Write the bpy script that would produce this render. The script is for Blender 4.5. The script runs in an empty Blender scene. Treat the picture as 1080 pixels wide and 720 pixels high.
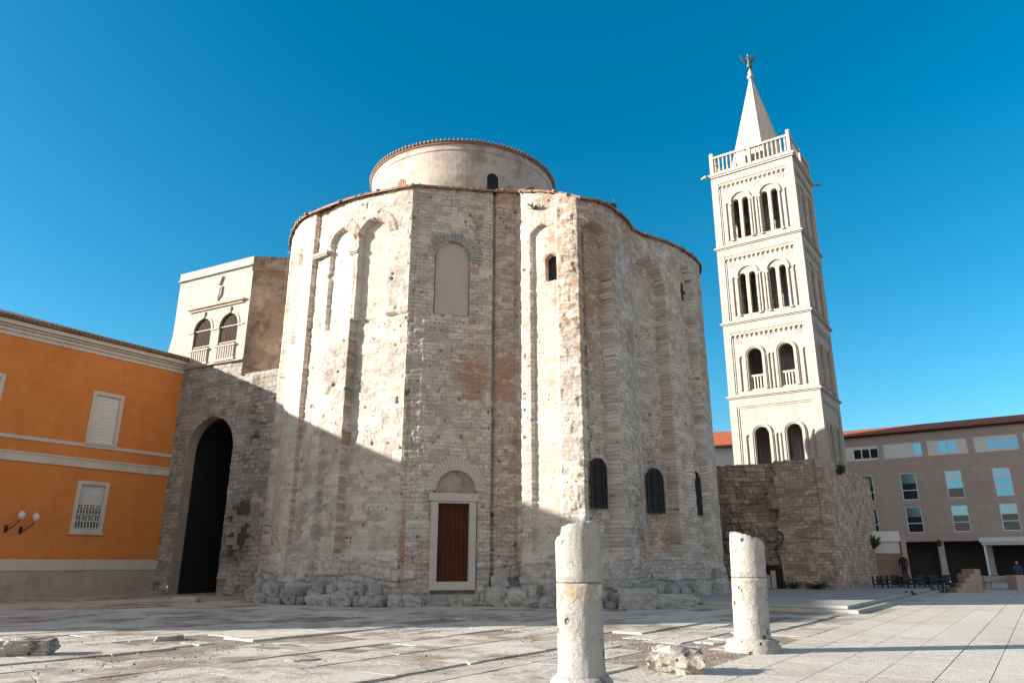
import bpy, bmesh, math, random
import numpy as np
from mathutils import Vector, Matrix, noise
from mathutils.geometry import tessellate_polygon
rnd = random.Random(7)
R = math.radians
SC = bpy.context.scene
COL = SC.collection
# ------------------------------------------------------------------ camera
EYE, FPX, PITCH = 1.6, 750.0, math.atan(234 / 750.0)
cam = bpy.data.cameras.new('camera'); cam.sensor_width = 36; cam.lens = 36 * FPX / 1080
cam.clip_end = 3000
camo = bpy.data.objects.new('camera', cam); COL.objects.link(camo)
camo.location = (0, 0, EYE); camo.rotation_euler = (math.pi / 2 + PITCH, 0, 0)
SC.camera = camo
# ------------------------------------------------------------------ sky, sun, exposure
SUN_AZ, SUN_EL = -98.0, 17.0           # degrees clockwise from +Y (the view), degrees up
W = bpy.data.worlds.new('World'); SC.world = W; W.use_nodes = True
nt = W.node_tree; bg = nt.nodes['Background']
sky = nt.nodes.new('ShaderNodeTexSky'); sky.sky_type = 'NISHITA'; sky.sun_disc = False
sky.sun_elevation = R(SUN_EL); sky.sun_rotation = R(SUN_AZ)
sky.air_density = 1.0; sky.dust_density = .6; sky.ozone_density = 3.0
hs = nt.nodes.new('ShaderNodeHueSaturation')
hs.inputs['Value'].default_value = .88; hs.inputs['Hue'].default_value = 0.482; hs.inputs['Saturation'].default_value = 1.4
nt.links.new(sky.outputs[0], hs.inputs['Color']); 
fill_sky = nt.nodes.new('ShaderNodeHueSaturation'); fill_sky.inputs['Saturation'].default_value = .33; fill_sky.inputs['Value'].default_value = 1.0
nt.links.new(sky.outputs[0], fill_sky.inputs['Color'])          # sky behind the camera made paler and greyer to neutralise the shadow fill
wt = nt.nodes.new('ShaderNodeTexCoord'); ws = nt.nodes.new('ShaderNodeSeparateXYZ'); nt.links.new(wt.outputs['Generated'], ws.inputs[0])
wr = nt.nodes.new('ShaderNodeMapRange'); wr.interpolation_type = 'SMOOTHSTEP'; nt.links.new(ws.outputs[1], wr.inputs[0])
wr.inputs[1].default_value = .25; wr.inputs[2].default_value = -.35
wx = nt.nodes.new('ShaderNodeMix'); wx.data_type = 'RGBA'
nt.links.new(wr.outputs[0], wx.inputs[0]); nt.links.new(hs.outputs[0], wx.inputs[6]); nt.links.new(fill_sky.outputs[0], wx.inputs[7]); nt.links.new(wx.outputs[2], bg.inputs[0])
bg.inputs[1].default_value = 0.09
sl = bpy.data.lights.new('sun', 'SUN'); sl.energy = 5.0; sl.angle = R(0.5); sl.color = (1, .945, .87)
so = bpy.data.objects.new('sun', sl); COL.objects.link(so)
sd = Vector((math.sin(R(SUN_AZ)) * math.cos(R(SUN_EL)), math.cos(R(SUN_AZ)) * math.cos(R(SUN_EL)), math.sin(R(SUN_EL))))
so.rotation_euler = sd.to_track_quat('Z', 'Y').to_euler(); so.location = sd * 60
SC.view_settings.view_transform = 'Standard'; SC.view_settings.look = 'None'
SC.view_settings.gamma = 1; SC.view_settings.use_curve_mapping = False
SC.view_settings.exposure = 1.35

# ------------------------------------------------------------------ surveying: from a sight line to a place on a known plane
CS, SN = math.cos(PITCH), math.sin(PITCH)
def ray(x, y):
    u, v = (x - 540) / FPX, (360 - y) / FPX
    return u, CS - v * SN, SN + v * CS
def ground(x, y, z=0):
    a, b, c = ray(x, y); t = (z - EYE) / c
    return Vector((a * t, b * t, z))
def at_y(x, y, Y):
    a, b, c = ray(x, y); t = Y / b
    return Vector((a * t, Y, EYE + c * t))
def on_plane(x, y, P, az):             # -> (distance along the wall, height)
    a, b, c = ray(x, y); dx, dy = math.sin(R(az)), math.cos(R(az))
    t = (P[0] * dy - P[1] * dx) / (a * dy - b * dx)
    return (a * t - P[0]) * dx + (b * t - P[1]) * dy, EYE + c * t

# ------------------------------------------------------------------ object helpers
def tag(o, label=None, cat=None, group=None, kind=None):
    for k, v in (('label', label), ('category', cat), ('group', group), ('kind', kind)):
        if v: o[k] = v
    return o
def thing(name, label, cat, loc=(0, 0, 0), az=90, group=None):
    o = bpy.data.objects.new(name, None); COL.objects.link(o)
    o.location = loc; o.rotation_euler = (0, 0, R(90 - az)); o.empty_display_size = .3
    return tag(o, label, cat, group)
def mesh_obj(name, me, m, parent=None):
    o = bpy.data.objects.new(name, me); COL.objects.link(o)
    for q in (m if isinstance(m, (list, tuple)) else [m]): me.materials.append(q)
    if parent: o.parent = parent
    return o
def copy_tree(o, parent=None):
    c = o.copy(); COL.objects.link(c)
    if parent: c.parent = parent
    for ch in list(o.children): copy_tree(ch, c)
    return c

class MB:
    def __init__(s): s.v, s.f, s.m, s.mi = [], [], Matrix.Identity(4), []
    def add(s, vs, fs, mi=0):
        b = len(s.v); s.v += [tuple(s.m @ Vector(p)) for p in vs]
        s.f += [tuple(i + b for i in f) for f in fs]; s.mi += [mi] * len(fs); return s
    def box(s, x0, x1, y0, y1, z0, z1, mi=0):
        return s.add([(x0,y0,z0),(x1,y0,z0),(x1,y1,z0),(x0,y1,z0),(x0,y0,z1),(x1,y0,z1),(x1,y1,z1),(x0,y1,z1)],
              [(0,3,2,1),(4,5,6,7),(0,1,5,4),(1,2,6,5),(2,3,7,6),(3,0,4,7)], mi)
    def prism(s, pts, z0, z1, mi=0):
        n = len(pts)
        return s.add([(p[0],p[1],z0) for p in pts] + [(p[0],p[1],z1) for p in pts],
              [tuple(range(n))[::-1], tuple(range(n, 2*n))] + [(i,(i+1)%n,n+(i+1)%n,n+i) for i in range(n)], mi)
    def lathe(s, prof, n=24, cx=0, cy=0, a0=0, a1=2*math.pi, mi=0):
        full = abs(a1 - a0 - 2*math.pi) < 1e-6; c = n if full else n + 1
        vs = [(cx + r*math.cos(a0+(a1-a0)*i/n), cy + r*math.sin(a0+(a1-a0)*i/n), z) for r, z in prof for i in range(c)]
        fs = [(j*c+i, j*c+(i+1)%c, (j+1)*c+(i+1)%c, (j+1)*c+i) for j in range(len(prof)-1) for i in range(n)]
        if full:
            fs.append(tuple(range(c))[::-1]); fs.append(tuple((len(prof)-1)*c + i for i in range(c)))
        return s.add(vs, fs, mi)
    def tube(s, pts, r, n=8, r1=None, mi=0):
        pts = [Vector(p) for p in pts]; vs = []; N = len(pts)
        for i, p in enumerate(pts):
            t = (pts[min(i+1,N-1)] - pts[max(i-1,0)]).normalized()
            u = t.cross(Vector((0,0,1)) if abs(t.z) < .9 else Vector((1,0,0))).normalized(); w = t.cross(u)
            rr = r if r1 is None else r + (r1-r)*i/(N-1)
            vs += [p + (u*math.cos(2*math.pi*k/n) + w*math.sin(2*math.pi*k/n))*rr for k in range(n)]
        fs = [(i*n+k, i*n+(k+1)%n, (i+1)*n+(k+1)%n, (i+1)*n+k) for i in range(N-1) for k in range(n)]
        fs += [tuple(range(n)), tuple((N-1)*n+k for k in range(n))[::-1]]
        return s.add(vs, fs, mi)
    def slab(s, outer, holes, y0, y1, mi=0):          # wall plate in x-z with openings
        loops = [outer] + holes; flat = [p for l in loops for p in l]
        tris = tessellate_polygon([[Vector((p[0],p[1],0)) for p in l] for l in loops]); n = len(flat)
        vs = [(p[0],y0,p[1]) for p in flat] + [(p[0],y1,p[1]) for p in flat]
        fs = [tuple(t) for t in tris] + [tuple(i+n for i in t[::-1]) for t in tris]; b = 0
        for l in loops:
            k = len(l); fs += [(b+i, b+(i+1)%k, n+b+(i+1)%k, n+b+i) for i in range(k)]; b += k
        return s.add(vs, fs, mi)
    def arch_band(s, cx, zs, r0, r1, y0, y1, n=14, mi=0, a0=0, a1=math.pi):
        vs, fs = [], []
        for i in range(n+1):
            a = a0 + (a1-a0)*i/n
            for r, y in ((r0,y0),(r1,y0),(r1,y1),(r0,y1)): vs.append((cx + r*math.cos(a), y, zs + r*math.sin(a)))
        for i in range(n):
            for k in range(4): fs.append((i*4+k, i*4+(k+1)%4, (i+1)*4+(k+1)%4, (i+1)*4+k))
        fs += [(0,1,2,3), (n*4+3,n*4+2,n*4+1,n*4)]
        return s.add(vs, fs, mi)
    def build(s, name, m, parent=None, smooth=False, recalc=True, bevel=0):
        me = bpy.data.meshes.new(name); me.from_pydata(s.v, [], s.f); me.update()
        if any(s.mi): me.polygons.foreach_set('material_index', s.mi)
        if recalc:
            bm = bmesh.new(); bm.from_mesh(me); bmesh.ops.recalc_face_normals(bm, faces=bm.faces); bm.to_mesh(me); bm.free()
        if smooth: me.polygons.foreach_set('use_smooth', [True]*len(me.polygons))
        o = mesh_obj(name, me, m, parent)
        if bevel:
            b = o.modifiers.new('bevel', 'BEVEL'); b.width = bevel; b.segments = 2; b.limit_method = 'ANGLE'
        return o
def arch_pts(x0, x1, z0, zs, n=12):
    c, r = (x0+x1)/2, (x1-x0)/2
    return [(x0,z0),(x1,z0)] + [(c + r*math.cos(math.pi*i/n), zs + r*math.sin(math.pi*i/n)) for i in range(n+1)]
def rect(x0, x1, z0, z1): return [(x0,z0),(x1,z0),(x1,z1),(x0,z1)]
def rock(name, size, m, parent=None, seed=0, amp=.18, sub=4, boxy=.6):
    bm = bmesh.new(); bmesh.ops.create_cube(bm, size=2); bmesh.ops.subdivide_edges(bm, edges=bm.edges, cuts=sub, use_grid_fill=True)
    o3 = Vector((seed*3.7, seed*1.3, seed*.9))
    for v in bm.verts:
        q = v.co.normalized(); p = v.co*boxy + q*1.15*(1-boxy)
        p = p * (1 + amp*noise.noise(v.co*1.1+o3) + amp*.6*noise.noise(v.co*2.7+o3))
        v.co = Vector((p.x*size[0]/2, p.y*size[1]/2, p.z*size[2]/2))
    me = bpy.data.meshes.new(name); bm.to_mesh(me); bm.free()
    return mesh_obj(name, me, m, parent)

# ------------------------------------------------------------------ materials
class NT:
    def __init__(s, name):
        s.mat = bpy.data.materials.new(name); s.mat.use_nodes = True; s.t = s.mat.node_tree
        s.b = s.t.nodes['Principled BSDF']
    def n(s, typ, ins=None, **kw):
        x = s.t.nodes.new('ShaderNode' + typ)
        for k, v in kw.items(): setattr(x, k, v)
        for k, v in (ins or {}).items(): s.put(x.inputs[k], v)
        return x
    def put(s, sock, v):
        if isinstance(v, bpy.types.NodeSocket): s.t.links.new(v, sock)
        elif isinstance(v, bpy.types.Node): s.t.links.new(v.outputs[0], sock)
        else: sock.default_value = v
    def noise(s, co, scale, detail=5, rough=.6):
        return s.n('TexNoise', {'Vector': co, 'Scale': scale, 'Detail': detail, 'Roughness': rough}).outputs[0]
    def ramp(s, fac, a, b):
        return s.n('MapRange', {0: fac, 1: a, 2: b, 3: 0., 4: 1.}, clamp=True).outputs[0]
    def mul(s, a, b, op='MULTIPLY'): return s.n('Math', {0: a, 1: b}, operation=op).outputs[0]
    def mix(s, fac, a, b, mode='MIX'):
        x = s.n('Mix', data_type='RGBA', blend_type=mode)
        s.put(x.inputs[0], fac); s.put(x.inputs[6], a); s.put(x.inputs[7], b); return x.outputs[2]
    def scaled(s, co, v):
        return s.n('VectorMath', {0: co, 1: v}, operation='MULTIPLY').outputs[0]
def c4(c): return (*c, 1.0)
def plain(name, c, rough=.6, metal=0., var=.15, scale=3., bump=0.):
    k = NT(name); co = k.n('TexCoord').outputs['Object']
    f = k.ramp(k.noise(co, scale), .3, .7)
    k.put(k.b.inputs['Base Color'], k.mix(f, c4([x*(1-var) for x in c]), c4([min(1, x*(1+var)) for x in c])))
    k.b.inputs['Roughness'].default_value = rough; k.b.inputs['Metallic'].default_value = metal
    if bump:
        k.put(k.b.inputs['Normal'], k.n('Bump', {'Strength': bump, 'Distance': .02, 'Height': k.noise(co, scale*8)}).outputs[0])
    return k.mat
def stone(name, c1, c2, stains=(), streak=None, pits=0, bump=.4, bdist=.03, coord='Object', brick=None, tone=0, attrs=(), scale=1.0, rough=.9, irregular=False):
    """c1/c2 mottled; stains = (colour, noise scale, lo, hi); brick=(width,height,mortar size,mortar colour,darkening); attrs = (attribute, colour)"""
    k = NT(name); tc = k.n('TexCoord')
    if coord == 'UV':
        uv = tc.outputs['UV']; sp = k.n('SeparateXYZ', {0: uv}); u, w = sp.outputs[0], sp.outputs[1]; co = uv
    else:
        co = tc.outputs['Object']; sp = k.n('SeparateXYZ', {0: co}); u = k.mul(sp.outputs[0], sp.outputs[1], 'ADD'); w = sp.outputs[2]
    uw = k.n('CombineXYZ', {0: u, 1: w}).outputs[0]
    col = k.mix(k.ramp(k.noise(co, 1.3*scale, 8, .65), .35, .65), c4(c1), c4(c2))
    fine = k.noise(co, 14*scale, 6, .7)
    col = k.mix(k.mul(k.ramp(fine, .35, .7), .35), col, c4([x*.72 for x in c2]))
    height = fine
    if tone:
        at = k.n('Attribute', attribute_name='tone').outputs['Fac']
        col = k.mix(1.0, col, k.n('CombineColor', {0: k.n('MapRange', {0: at, 1: 0., 2: 1., 3: 1-tone, 4: 1+tone}).outputs[0], 1: k.n('MapRange', {0: at, 1: 0., 2: 1., 3: 1-tone*1.05, 4: 1+tone*.95}).outputs[0], 2: k.n('MapRange', {0: at, 1: 0., 2: 1., 3: 1-tone*1.1, 4: 1+tone*.85}).outputs[0]}).outputs[0], 'MULTIPLY')
    if brick:
        wob = k.n('VectorMath', {0: uw, 1: k.scaled(k.n('TexNoise', {'Vector': co, 'Scale': 2.2*scale, 'Detail': 5., 'Roughness': .65}).outputs[1], ((.55 if irregular else .16)*brick[1]/.25,)*3)}, operation='ADD').outputs[0]
        bt = k.n('TexBrick', {'Vector': wob, 'Color1': (1,1,1,1), 'Color2': (brick[4],)*3+(1,), 'Mortar': (0,0,0,1), 'Scale': 1., 'Mortar Size': brick[2], 'Mortar Smooth': .3, 'Bias': 0., 'Brick Width': brick[0], 'Row Height': brick[1]}, offset=.5)
        fade = k.ramp(k.noise(co, .8*scale, 6, .7), .36, .66) if irregular else 1.0
        if irregular: fade = k.mul(fade, k.n('Math', {0: 1., 1: k.n('Attribute', attribute_name='plain').outputs['Fac']}, operation='SUBTRACT').outputs[0])
        jm = k.mul(bt.outputs[1], fade)
        col = k.mix(jm, k.mix(k.mul(fade, k.n('Math', {0: 1., 1: bt.outputs[0]}, operation='SUBTRACT').outputs[0]), col, c4([x*brick[4] for x in c2])), c4(brick[3]))
        height = k.mul(k.mul(jm, -1.6), fine, 'ADD')
    for i, (sc, ss, lo, hi) in enumerate(stains):
        q = k.n('VectorMath', {0: co, 1: (7.3*i+3, 2.1*i, 5.7*i)}, operation='ADD').outputs[0]
        col = k.mix(k.mul(k.ramp(k.noise(q, ss, 9, .72), lo, hi), .85), col, c4(sc))
    for an, ac in attrs:
        at = k.n('Attribute', attribute_name=an).outputs['Fac']
        if an == 'brick': f = k.ramp(k.mul(k.mul(k.noise(k.scaled(co, (1., 1.9, 1.)), 1.9, 10, .8), 1.5), k.mul(at, .75), 'ADD'), .93, 1.12)
        else: f = k.ramp(k.mul(k.mul(k.noise(co, 3.1, 8, .75), .9), k.mul(at, .9), 'ADD'), .62, .95)
        col = k.mix(k.mul(f, .9), col, c4(ac))
    if streak:
        sx = (streak[1], .12, 1) if coord == 'UV' else (streak[1], streak[1], .12)
        col = k.mix(k.mul(k.ramp(k.noise(k.scaled(co, sx), 1., 6, .7), streak[2], streak[3]), .8), col, c4(streak[0]))
    if pits:
        vd = k.n('TexVoronoi', {'Vector': co, 'Scale': 5.}, voronoi_dimensions='3D')
        pm = k.mul(k.ramp(vd.outputs['Distance'], .22, .12), k.ramp(k.noise(co, .9, 4), .62-pits*.2, .7-pits*.2))
        col = k.mix(k.mul(pm, .75), col, (.035,.03,.025,1)); height = k.mul(height, k.mul(pm, -2), 'ADD')
    k.put(k.b.inputs['Base Color'], col); k.b.inputs['Roughness'].default_value = rough
    k.b.inputs['Specular IOR Level'].default_value = .25
    k.put(k.b.inputs['Normal'], k.n('Bump', {'Strength': bump, 'Distance': bdist, 'Height': height}).outputs[0])
    return k.mat
def glass(name, c, rough=.04, metal=.75):
    k = NT(name); co = k.n('TexCoord').outputs['Object']
    k.b.inputs['Base Color'].default_value = c4(c); k.b.inputs['Roughness'].default_value = rough; k.b.inputs['Metallic'].default_value = metal
    k.put(k.b.inputs['Normal'], k.n('Bump', {'Strength': .06, 'Distance': .05, 'Height': k.noise(co, 1.2, 2)}).outputs[0])
    return k.mat
def tiles(name, c1, c2, pitch=.22):
    k = NT(name); co = k.n('TexCoord').outputs['Object']
    wv = k.n('TexWave', {'Vector': co, 'Scale': 1/(pitch*1.0)/ (2*math.pi)*3.1416, 'Distortion': .4, 'Detail': 1.}, wave_type='BANDS', bands_direction='X')
    col = k.mix(k.ramp(k.noise(co, 2.5, 8, .7), .35, .68), c4(c1), c4(c2))
    col = k.mix(k.mul(k.ramp(wv.outputs['Fac'], .35, .05), .55), col, c4([x*.3 for x in c1]))
    k.put(k.b.inputs['Base Color'], col); k.b.inputs['Roughness'].default_value = .85
    k.put(k.b.inputs['Normal'], k.n('Bump', {'Strength': .9, 'Distance': .08, 'Height': wv.outputs['Fac']}).outputs[0])
    return k.mat
def wood(name, c1, c2, plank=.16):
    k = NT(name); co = k.n('TexCoord').outputs['Object']
    g = k.noise(k.scaled(co, (14, 14, .8)), 1., 8, .7)
    col = k.mix(k.ramp(g, .3, .7), c4(c1), c4(c2))
    k.put(k.b.inputs['Base Color'], col); k.b.inputs['Roughness'].default_value = .85; k.b.inputs['Specular IOR Level'].default_value = .1
    k.put(k.b.inputs['Normal'], k.n('Bump', {'Strength': .3, 'Distance': .01, 'Height': g}).outputs[0])
    return k.mat

M = {}
M['church'] = stone('church_rubble', (.54,.48,.415), (.435,.37,.315), stains=(((.29,.25,.21), .55, .57, .76), ((.55,.52,.47), 2.6, .55, .68)),
                    pits=.6, bump=.6, bdist=.03, coord='UV', tone=.24, irregular=True, brick=(.38,.175,.020,(.25,.215,.18),.78), attrs=(('brick', (.31,.185,.115)), ('dark', (.10,.088,.075)), ('plinth', (.33,.325,.31))))
M['plaster'] = stone('drum_plaster', (.49,.435,.375), (.41,.36,.305), stains=(((.24,.195,.16), .33, .5, .6),), bump=.15, streak=((.2,.17,.14), 2.2, .62, .78))
M['blind'] = stone('blind_plaster', (.45,.39,.335), (.40,.345,.295), stains=(((.30,.25,.21), 1.2, .58, .74),), bump=.12)
M['boulder'] = stone('foundation_limestone', (.43,.42,.40), (.30,.295,.28), stains=(((.13,.12,.11), 1.6, .55, .7), ((.30,.22,.14), .9, .6, .72)), bump=.7, bdist=.05, pits=.4)
_k = M['boulder'].node_tree; _b = _k.nodes['Principled BSDF']; _l = _b.inputs['Base Color'].links[0].from_socket
_o = _k.nodes.new('ShaderNodeObjectInfo'); _m = _k.nodes.new('ShaderNodeMix'); _m.data_type = 'RGBA'; _m.blend_type = 'MULTIPLY'; _m.inputs[0].default_value = 1
_r = _k.nodes.new('ShaderNodeValToRGB'); _r.color_ramp.elements[0].color = (.85,.83,.80,1); _r.color_ramp.elements[1].color = (1.28,1.24,1.17,1)
_k.links.new(_o.outputs['Random'], _r.inputs[0]); _k.links.new(_l, _m.inputs[6]); _k.links.new(_r.outputs[0], _m.inputs[7]); _k.links.new(_m.outputs[2], _b.inputs['Base Color'])
M['pale'] = stone('carved_limestone', (.45,.40,.345), (.385,.34,.29), stains=(((.36,.32,.27), 1.1, .6, .78),), bump=.2, bdist=.01)
M['frame'] = stone('door_limestone', (.50,.45,.385), (.44,.39,.335), bump=.15, bdist=.01)
M['tower'] = stone('tower_ashlar', (.465,.415,.36), (.40,.35,.30), stains=(((.31,.265,.22), .5, .52, .70), ((.27,.23,.19), 2.4, .60, .72)), streak=((.30,.26,.215), 1.6, .53, .70), bump=.3, bdist=.015,
                   brick=(.8,.40,.016,(.29,.25,.21),.84))
M['rose'] = stone('tower_pink_marble', (.34,.31,.30), (.28,.255,.25), bump=.1)
M['gate'] = stone('gate_masonry', (.40,.36,.315), (.30,.27,.235), stains=(((.20,.175,.15), 1.2, .54, .7),), coord='UV', tone=.24, bump=.7, irregular=True, brick=(.55,.25,.026,(.15,.125,.10),.78), attrs=(('dark', (.04,.036,.032)),))
M['gateplaster'] = stone('loggia_limestone', (.46,.425,.37), (.385,.35,.30), stains=(((.28,.24,.195), 1.0, .55, .72),), streak=((.27,.235,.195), 2.0, .58, .76), bump=.3, brick=(1.1,.45,.008,(.42,.37,.31),.95))
M['gatebrown'] = stone('stained_plaster', (.29,.215,.155), (.19,.137,.095), stains=(((.40,.31,.23), .9, .48, .62), ((.085,.06,.045), .75, .52, .66)), streak=((.10,.07,.05), 1.6, .56, .74), bump=.5)
M['ruin'] = stone('ruin_masonry', (.50,.375,.30), (.38,.285,.225), stains=(((.15,.115,.09), .8, .54, .72),), coord='UV', tone=.32, bump=.6, irregular=True, brick=(.46,.20,.022,(.16,.125,.10),.72), attrs=(('dark', (.035,.03,.025)),))
M['ruinblock'] = stone('ruin_block', (.33,.27,.22), (.24,.19,.155), bump=.6)
M['orange'] = stone('orange_render', (.64,.228,.062), (.57,.19,.046), stains=(((.47,.15,.04), .35, .5, .7), ((.62,.26,.10), 1.7, .58, .72)), streak=((.42,.15,.05), 1.6, .58, .8), bump=.2, bdist=.01)
M['trim'] = stone('white_trim', (.58,.525,.45), (.51,.46,.39), stains=(((.42,.35,.27), 1.3, .55, .72),), streak=((.36,.31,.25), 2.4, .58, .76), bump=.08)
M['socle'] = stone('base_render', (.43,.36,.29), (.36,.295,.235), stains=(((.27,.215,.17), .9, .52, .68),), streak=((.25,.2,.16), 1.5, .58, .75), bump=.25)
M['white'] = plain('white_paint', (.66,.65,.62), .5, var=.06)
M['shutter'] = plain('grey_shutter', (.60,.58,.56), .6, var=.06)
M['loggia_shutter'] = wood('brown_slats', (.05,.036,.028), (.10,.075,.06))
M['door'] = wood('door_wood', (.05,.017,.008), (.10,.036,.017))
M['iron'] = plain('dark_iron', (.03,.028,.027), .55, .6)
M['black'] = plain('black_void', (.012,.011,.010), .9)  # near-black colour stands in for the shade inside openings
M['dark'] = plain('dark_interior', (.035,.028,.024), .8)
M['tile'] = tiles('terracotta', (.40,.20,.11), (.26,.12,.07))
M['tilered'] = tiles('red_terracotta', (.50,.13,.045), (.34,.08,.03), .24)  # redder tile for the hotel and white house roofs
M['oldtile'] = stone('weathered_tiles', (.36,.22,.14), (.22,.14,.095), stains=(((.09,.07,.055), 2., .52, .66),), bump=.6)
M['hotel'] = stone('hotel_cladding', (.45,.355,.305), (.39,.305,.26), stains=(((.33,.255,.22), .3, .5, .7), ((.37,.29,.25), 1.3, .55, .7)), streak=((.31,.245,.21), .9, .6, .8), bump=.1, bdist=.005, brick=(1.5,.75,.010,(.24,.185,.16),.88))
M['glass'] = glass('window_glass', (.09,.24,.33), .05, .9)
M['darkglass'] = glass('dark_glass', (.02,.03,.035), .08, .25)
M['blind_glass'] = glass('blind_behind_glass', (.15,.27,.33), .12, .7)
M['greyglass'] = glass('grey_glass', (.16,.16,.15), .2, .2)
M['frost'] = plain('lamp_globe', (.62,.60,.57), .25, var=.03)
M['bronze'] = plain('bronze', (.09,.12,.10), .5, .5)
M['marble'] = stone('column_marble', (.44,.415,.375), (.31,.29,.26), stains=(((.22,.195,.165), 1.6, .50, .66), ((.17,.15,.13), 7., .57, .68), ((.36,.25,.15), .7, .64, .76)), streak=((.27,.235,.20), 5, .55, .72), pits=.9, bump=.9, bdist=.03, scale=1.6)
M['joint'] = stone('mortar_joint', (.36,.30,.225), (.25,.185,.125), stains=(((.13,.095,.07), 3., .55, .7), ((.44,.41,.37), 2.2, .5, .6)), bump=.6)
M['rubble'] = stone('broken_limestone', (.50,.46,.40), (.36,.32,.27), stains=(((.11,.09,.075), 2.6, .50, .60),), pits=.7, bump=.9, bdist=.04, scale=2.)
M['leaf'] = plain('leaf', (.045,.07,.025), .7, var=.4)
M['drygrass'] = plain('dry_weed', (.14,.12,.05), .8, var=.4)
M['cafe'] = plain('dark_wicker', (.018,.018,.02), .6)
M['cloth_black'] = plain('black_cloth', (.012,.012,.014), .9)
M['cloth_blue'] = plain('navy_cloth', (.03,.045,.09), .9)
M['skin'] = plain('skin', (.52,.30,.21), .55, var=.06)
M['hair'] = plain('brown_hair', (.06,.035,.02), .6)
M['bird'] = plain('pigeon_feather', (.035,.038,.045), .6, var=.4, scale=20)

def slab_mat():
    k = NT('paving_limestone'); co = k.n('TexCoord').outputs['Object']
    at = k.n('Attribute', attribute_name='tone').outputs['Fac']; rg = k.n('Attribute', attribute_name='rough').outputs['Fac']
    col = k.mix(at, (.45,.40,.335,1), (.58,.53,.455,1))
    n1 = k.noise(co, .9, 9, .72); n2 = k.noise(co, 9., 6, .7); n3 = k.noise(k.scaled(co, (1,1,1)), .28, 6, .6)
    col = k.mix(k.mul(k.ramp(n2, .4, .75), .45), col, (.33,.295,.25,1))
    crk = k.n('TexVoronoi', {'Vector': k.n('VectorMath', {0: co, 1: k.scaled(k.n('TexNoise', {'Vector': co, 'Scale': 1.5, 'Detail': 4.}).outputs[1], (.5,)*3)}, operation='ADD').outputs[0], 'Scale': .75}, feature='DISTANCE_TO_EDGE').outputs['Distance']
    crm = k.mul(k.mul(k.ramp(crk, .014, .004), k.ramp(n3, .48, .6)), rg)
    dirt = k.mul(k.ramp(k.mul(n1, k.mul(n3, .7), 'ADD'), .82, .98), k.mul(rg, .9))
    col = k.mix(dirt, col, (.235,.175,.13,1))
    col = k.mix(k.mul(k.ramp(k.noise(co, 30., 3, .6), .62, .75), k.mul(rg, .5)), col, (.16,.12,.095,1))
    col = k.mix(k.mul(crm, .8), col, (.10,.08,.06,1))
    k.put(k.b.inputs['Base Color'], col); k.b.inputs['Roughness'].default_value = .75
    k.b.inputs['Specular IOR Level'].default_value = .3
    hh = k.mul(n2, k.mul(n1, 1.2), 'ADD')
    k.put(k.b.inputs['Normal'], k.n('Bump', {'Strength': .6, 'Distance': .03, 'Height': k.mul(hh, k.mul(crm, -1.), 'ADD')}).outputs[0])
    return k.mat
M['slab'] = slab_mat()
M['earth'] = stone('earth_and_grit', (.29,.235,.185), (.20,.155,.12), stains=(((.42,.38,.32), 1.6, .5, .66), ((.10,.08,.06), 3.1, .56, .7)), bump=.7, bdist=.03)
M['terrace'] = stone('terrace_paving', (.40,.375,.34), (.32,.30,.27), stains=(((.22,.20,.18), .6, .55, .72),), bump=.2)

# ------------------------------------------------------------------ masonry sheets: a wall skin sampled densely so stones and recesses are real relief
def vnoise(S, Z, scale, seed):
    rg = np.random.RandomState(seed); G = rg.rand(64, 64)
    x = S*scale; y = Z*scale; xi = np.floor(x).astype(int); yi = np.floor(y).astype(int)
    fx = x-xi; fy = y-yi; fx = fx*fx*(3-2*fx); fy = fy*fy*(3-2*fy)
    g = lambda a, b: G[a % 64, b % 64]
    return (g(xi,yi)*(1-fx)+g(xi+1,yi)*fx)*(1-fy) + (g(xi,yi+1)*(1-fx)+g(xi+1,yi+1)*fx)*fy
def fbm(S, Z, scale, seed, o=4):
    t = 0; a = 1; n = 0
    for i in range(o): t = t + a*vnoise(S+i*3.1, Z, scale*2**i, seed+i); n += a; a *= .55
    return t/n
def coursing(S, Z, rowh, ln, seed, gap=.03):
    """per stone tone 0..1 and joint mask for every (s, z)"""
    rg = np.random.RandomState(seed)
    Zw = Z + (fbm(S, Z, .35, seed+50, 2)-.5)*.5
    zmax = Zw.max()+1; e = [Zw.min()-1]
    while e[-1] < zmax: e.append(e[-1] + rowh*rg.uniform(.65, 1.4))
    e = np.array(e); row = np.searchsorted(e, Zw)-1
    tone = np.zeros(S.shape); joint = np.zeros(S.shape); smin, smax = S.min()-2, S.max()+2
    for r in np.unique(row):
        m = row == r; b = [smin]
        while b[-1] < smax: b.append(b[-1] + ln*rg.uniform(.45, 1.6))
        b = np.array(b); s = S[m] + (vnoise(S[m], Z[m], 3., seed+9)-.5)*.08; i = np.searchsorted(b, s)-1
        tone[m] = rg.rand(len(b))[i]
        d = np.minimum(np.minimum(s-b[i], b[np.minimum(i+1, len(b)-1)]-s), np.minimum(Zw[m]-e[r], e[r+1]-Zw[m]))
        joint[m] = np.clip(1-d/gap, 0, 1)
    return tone, joint
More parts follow.
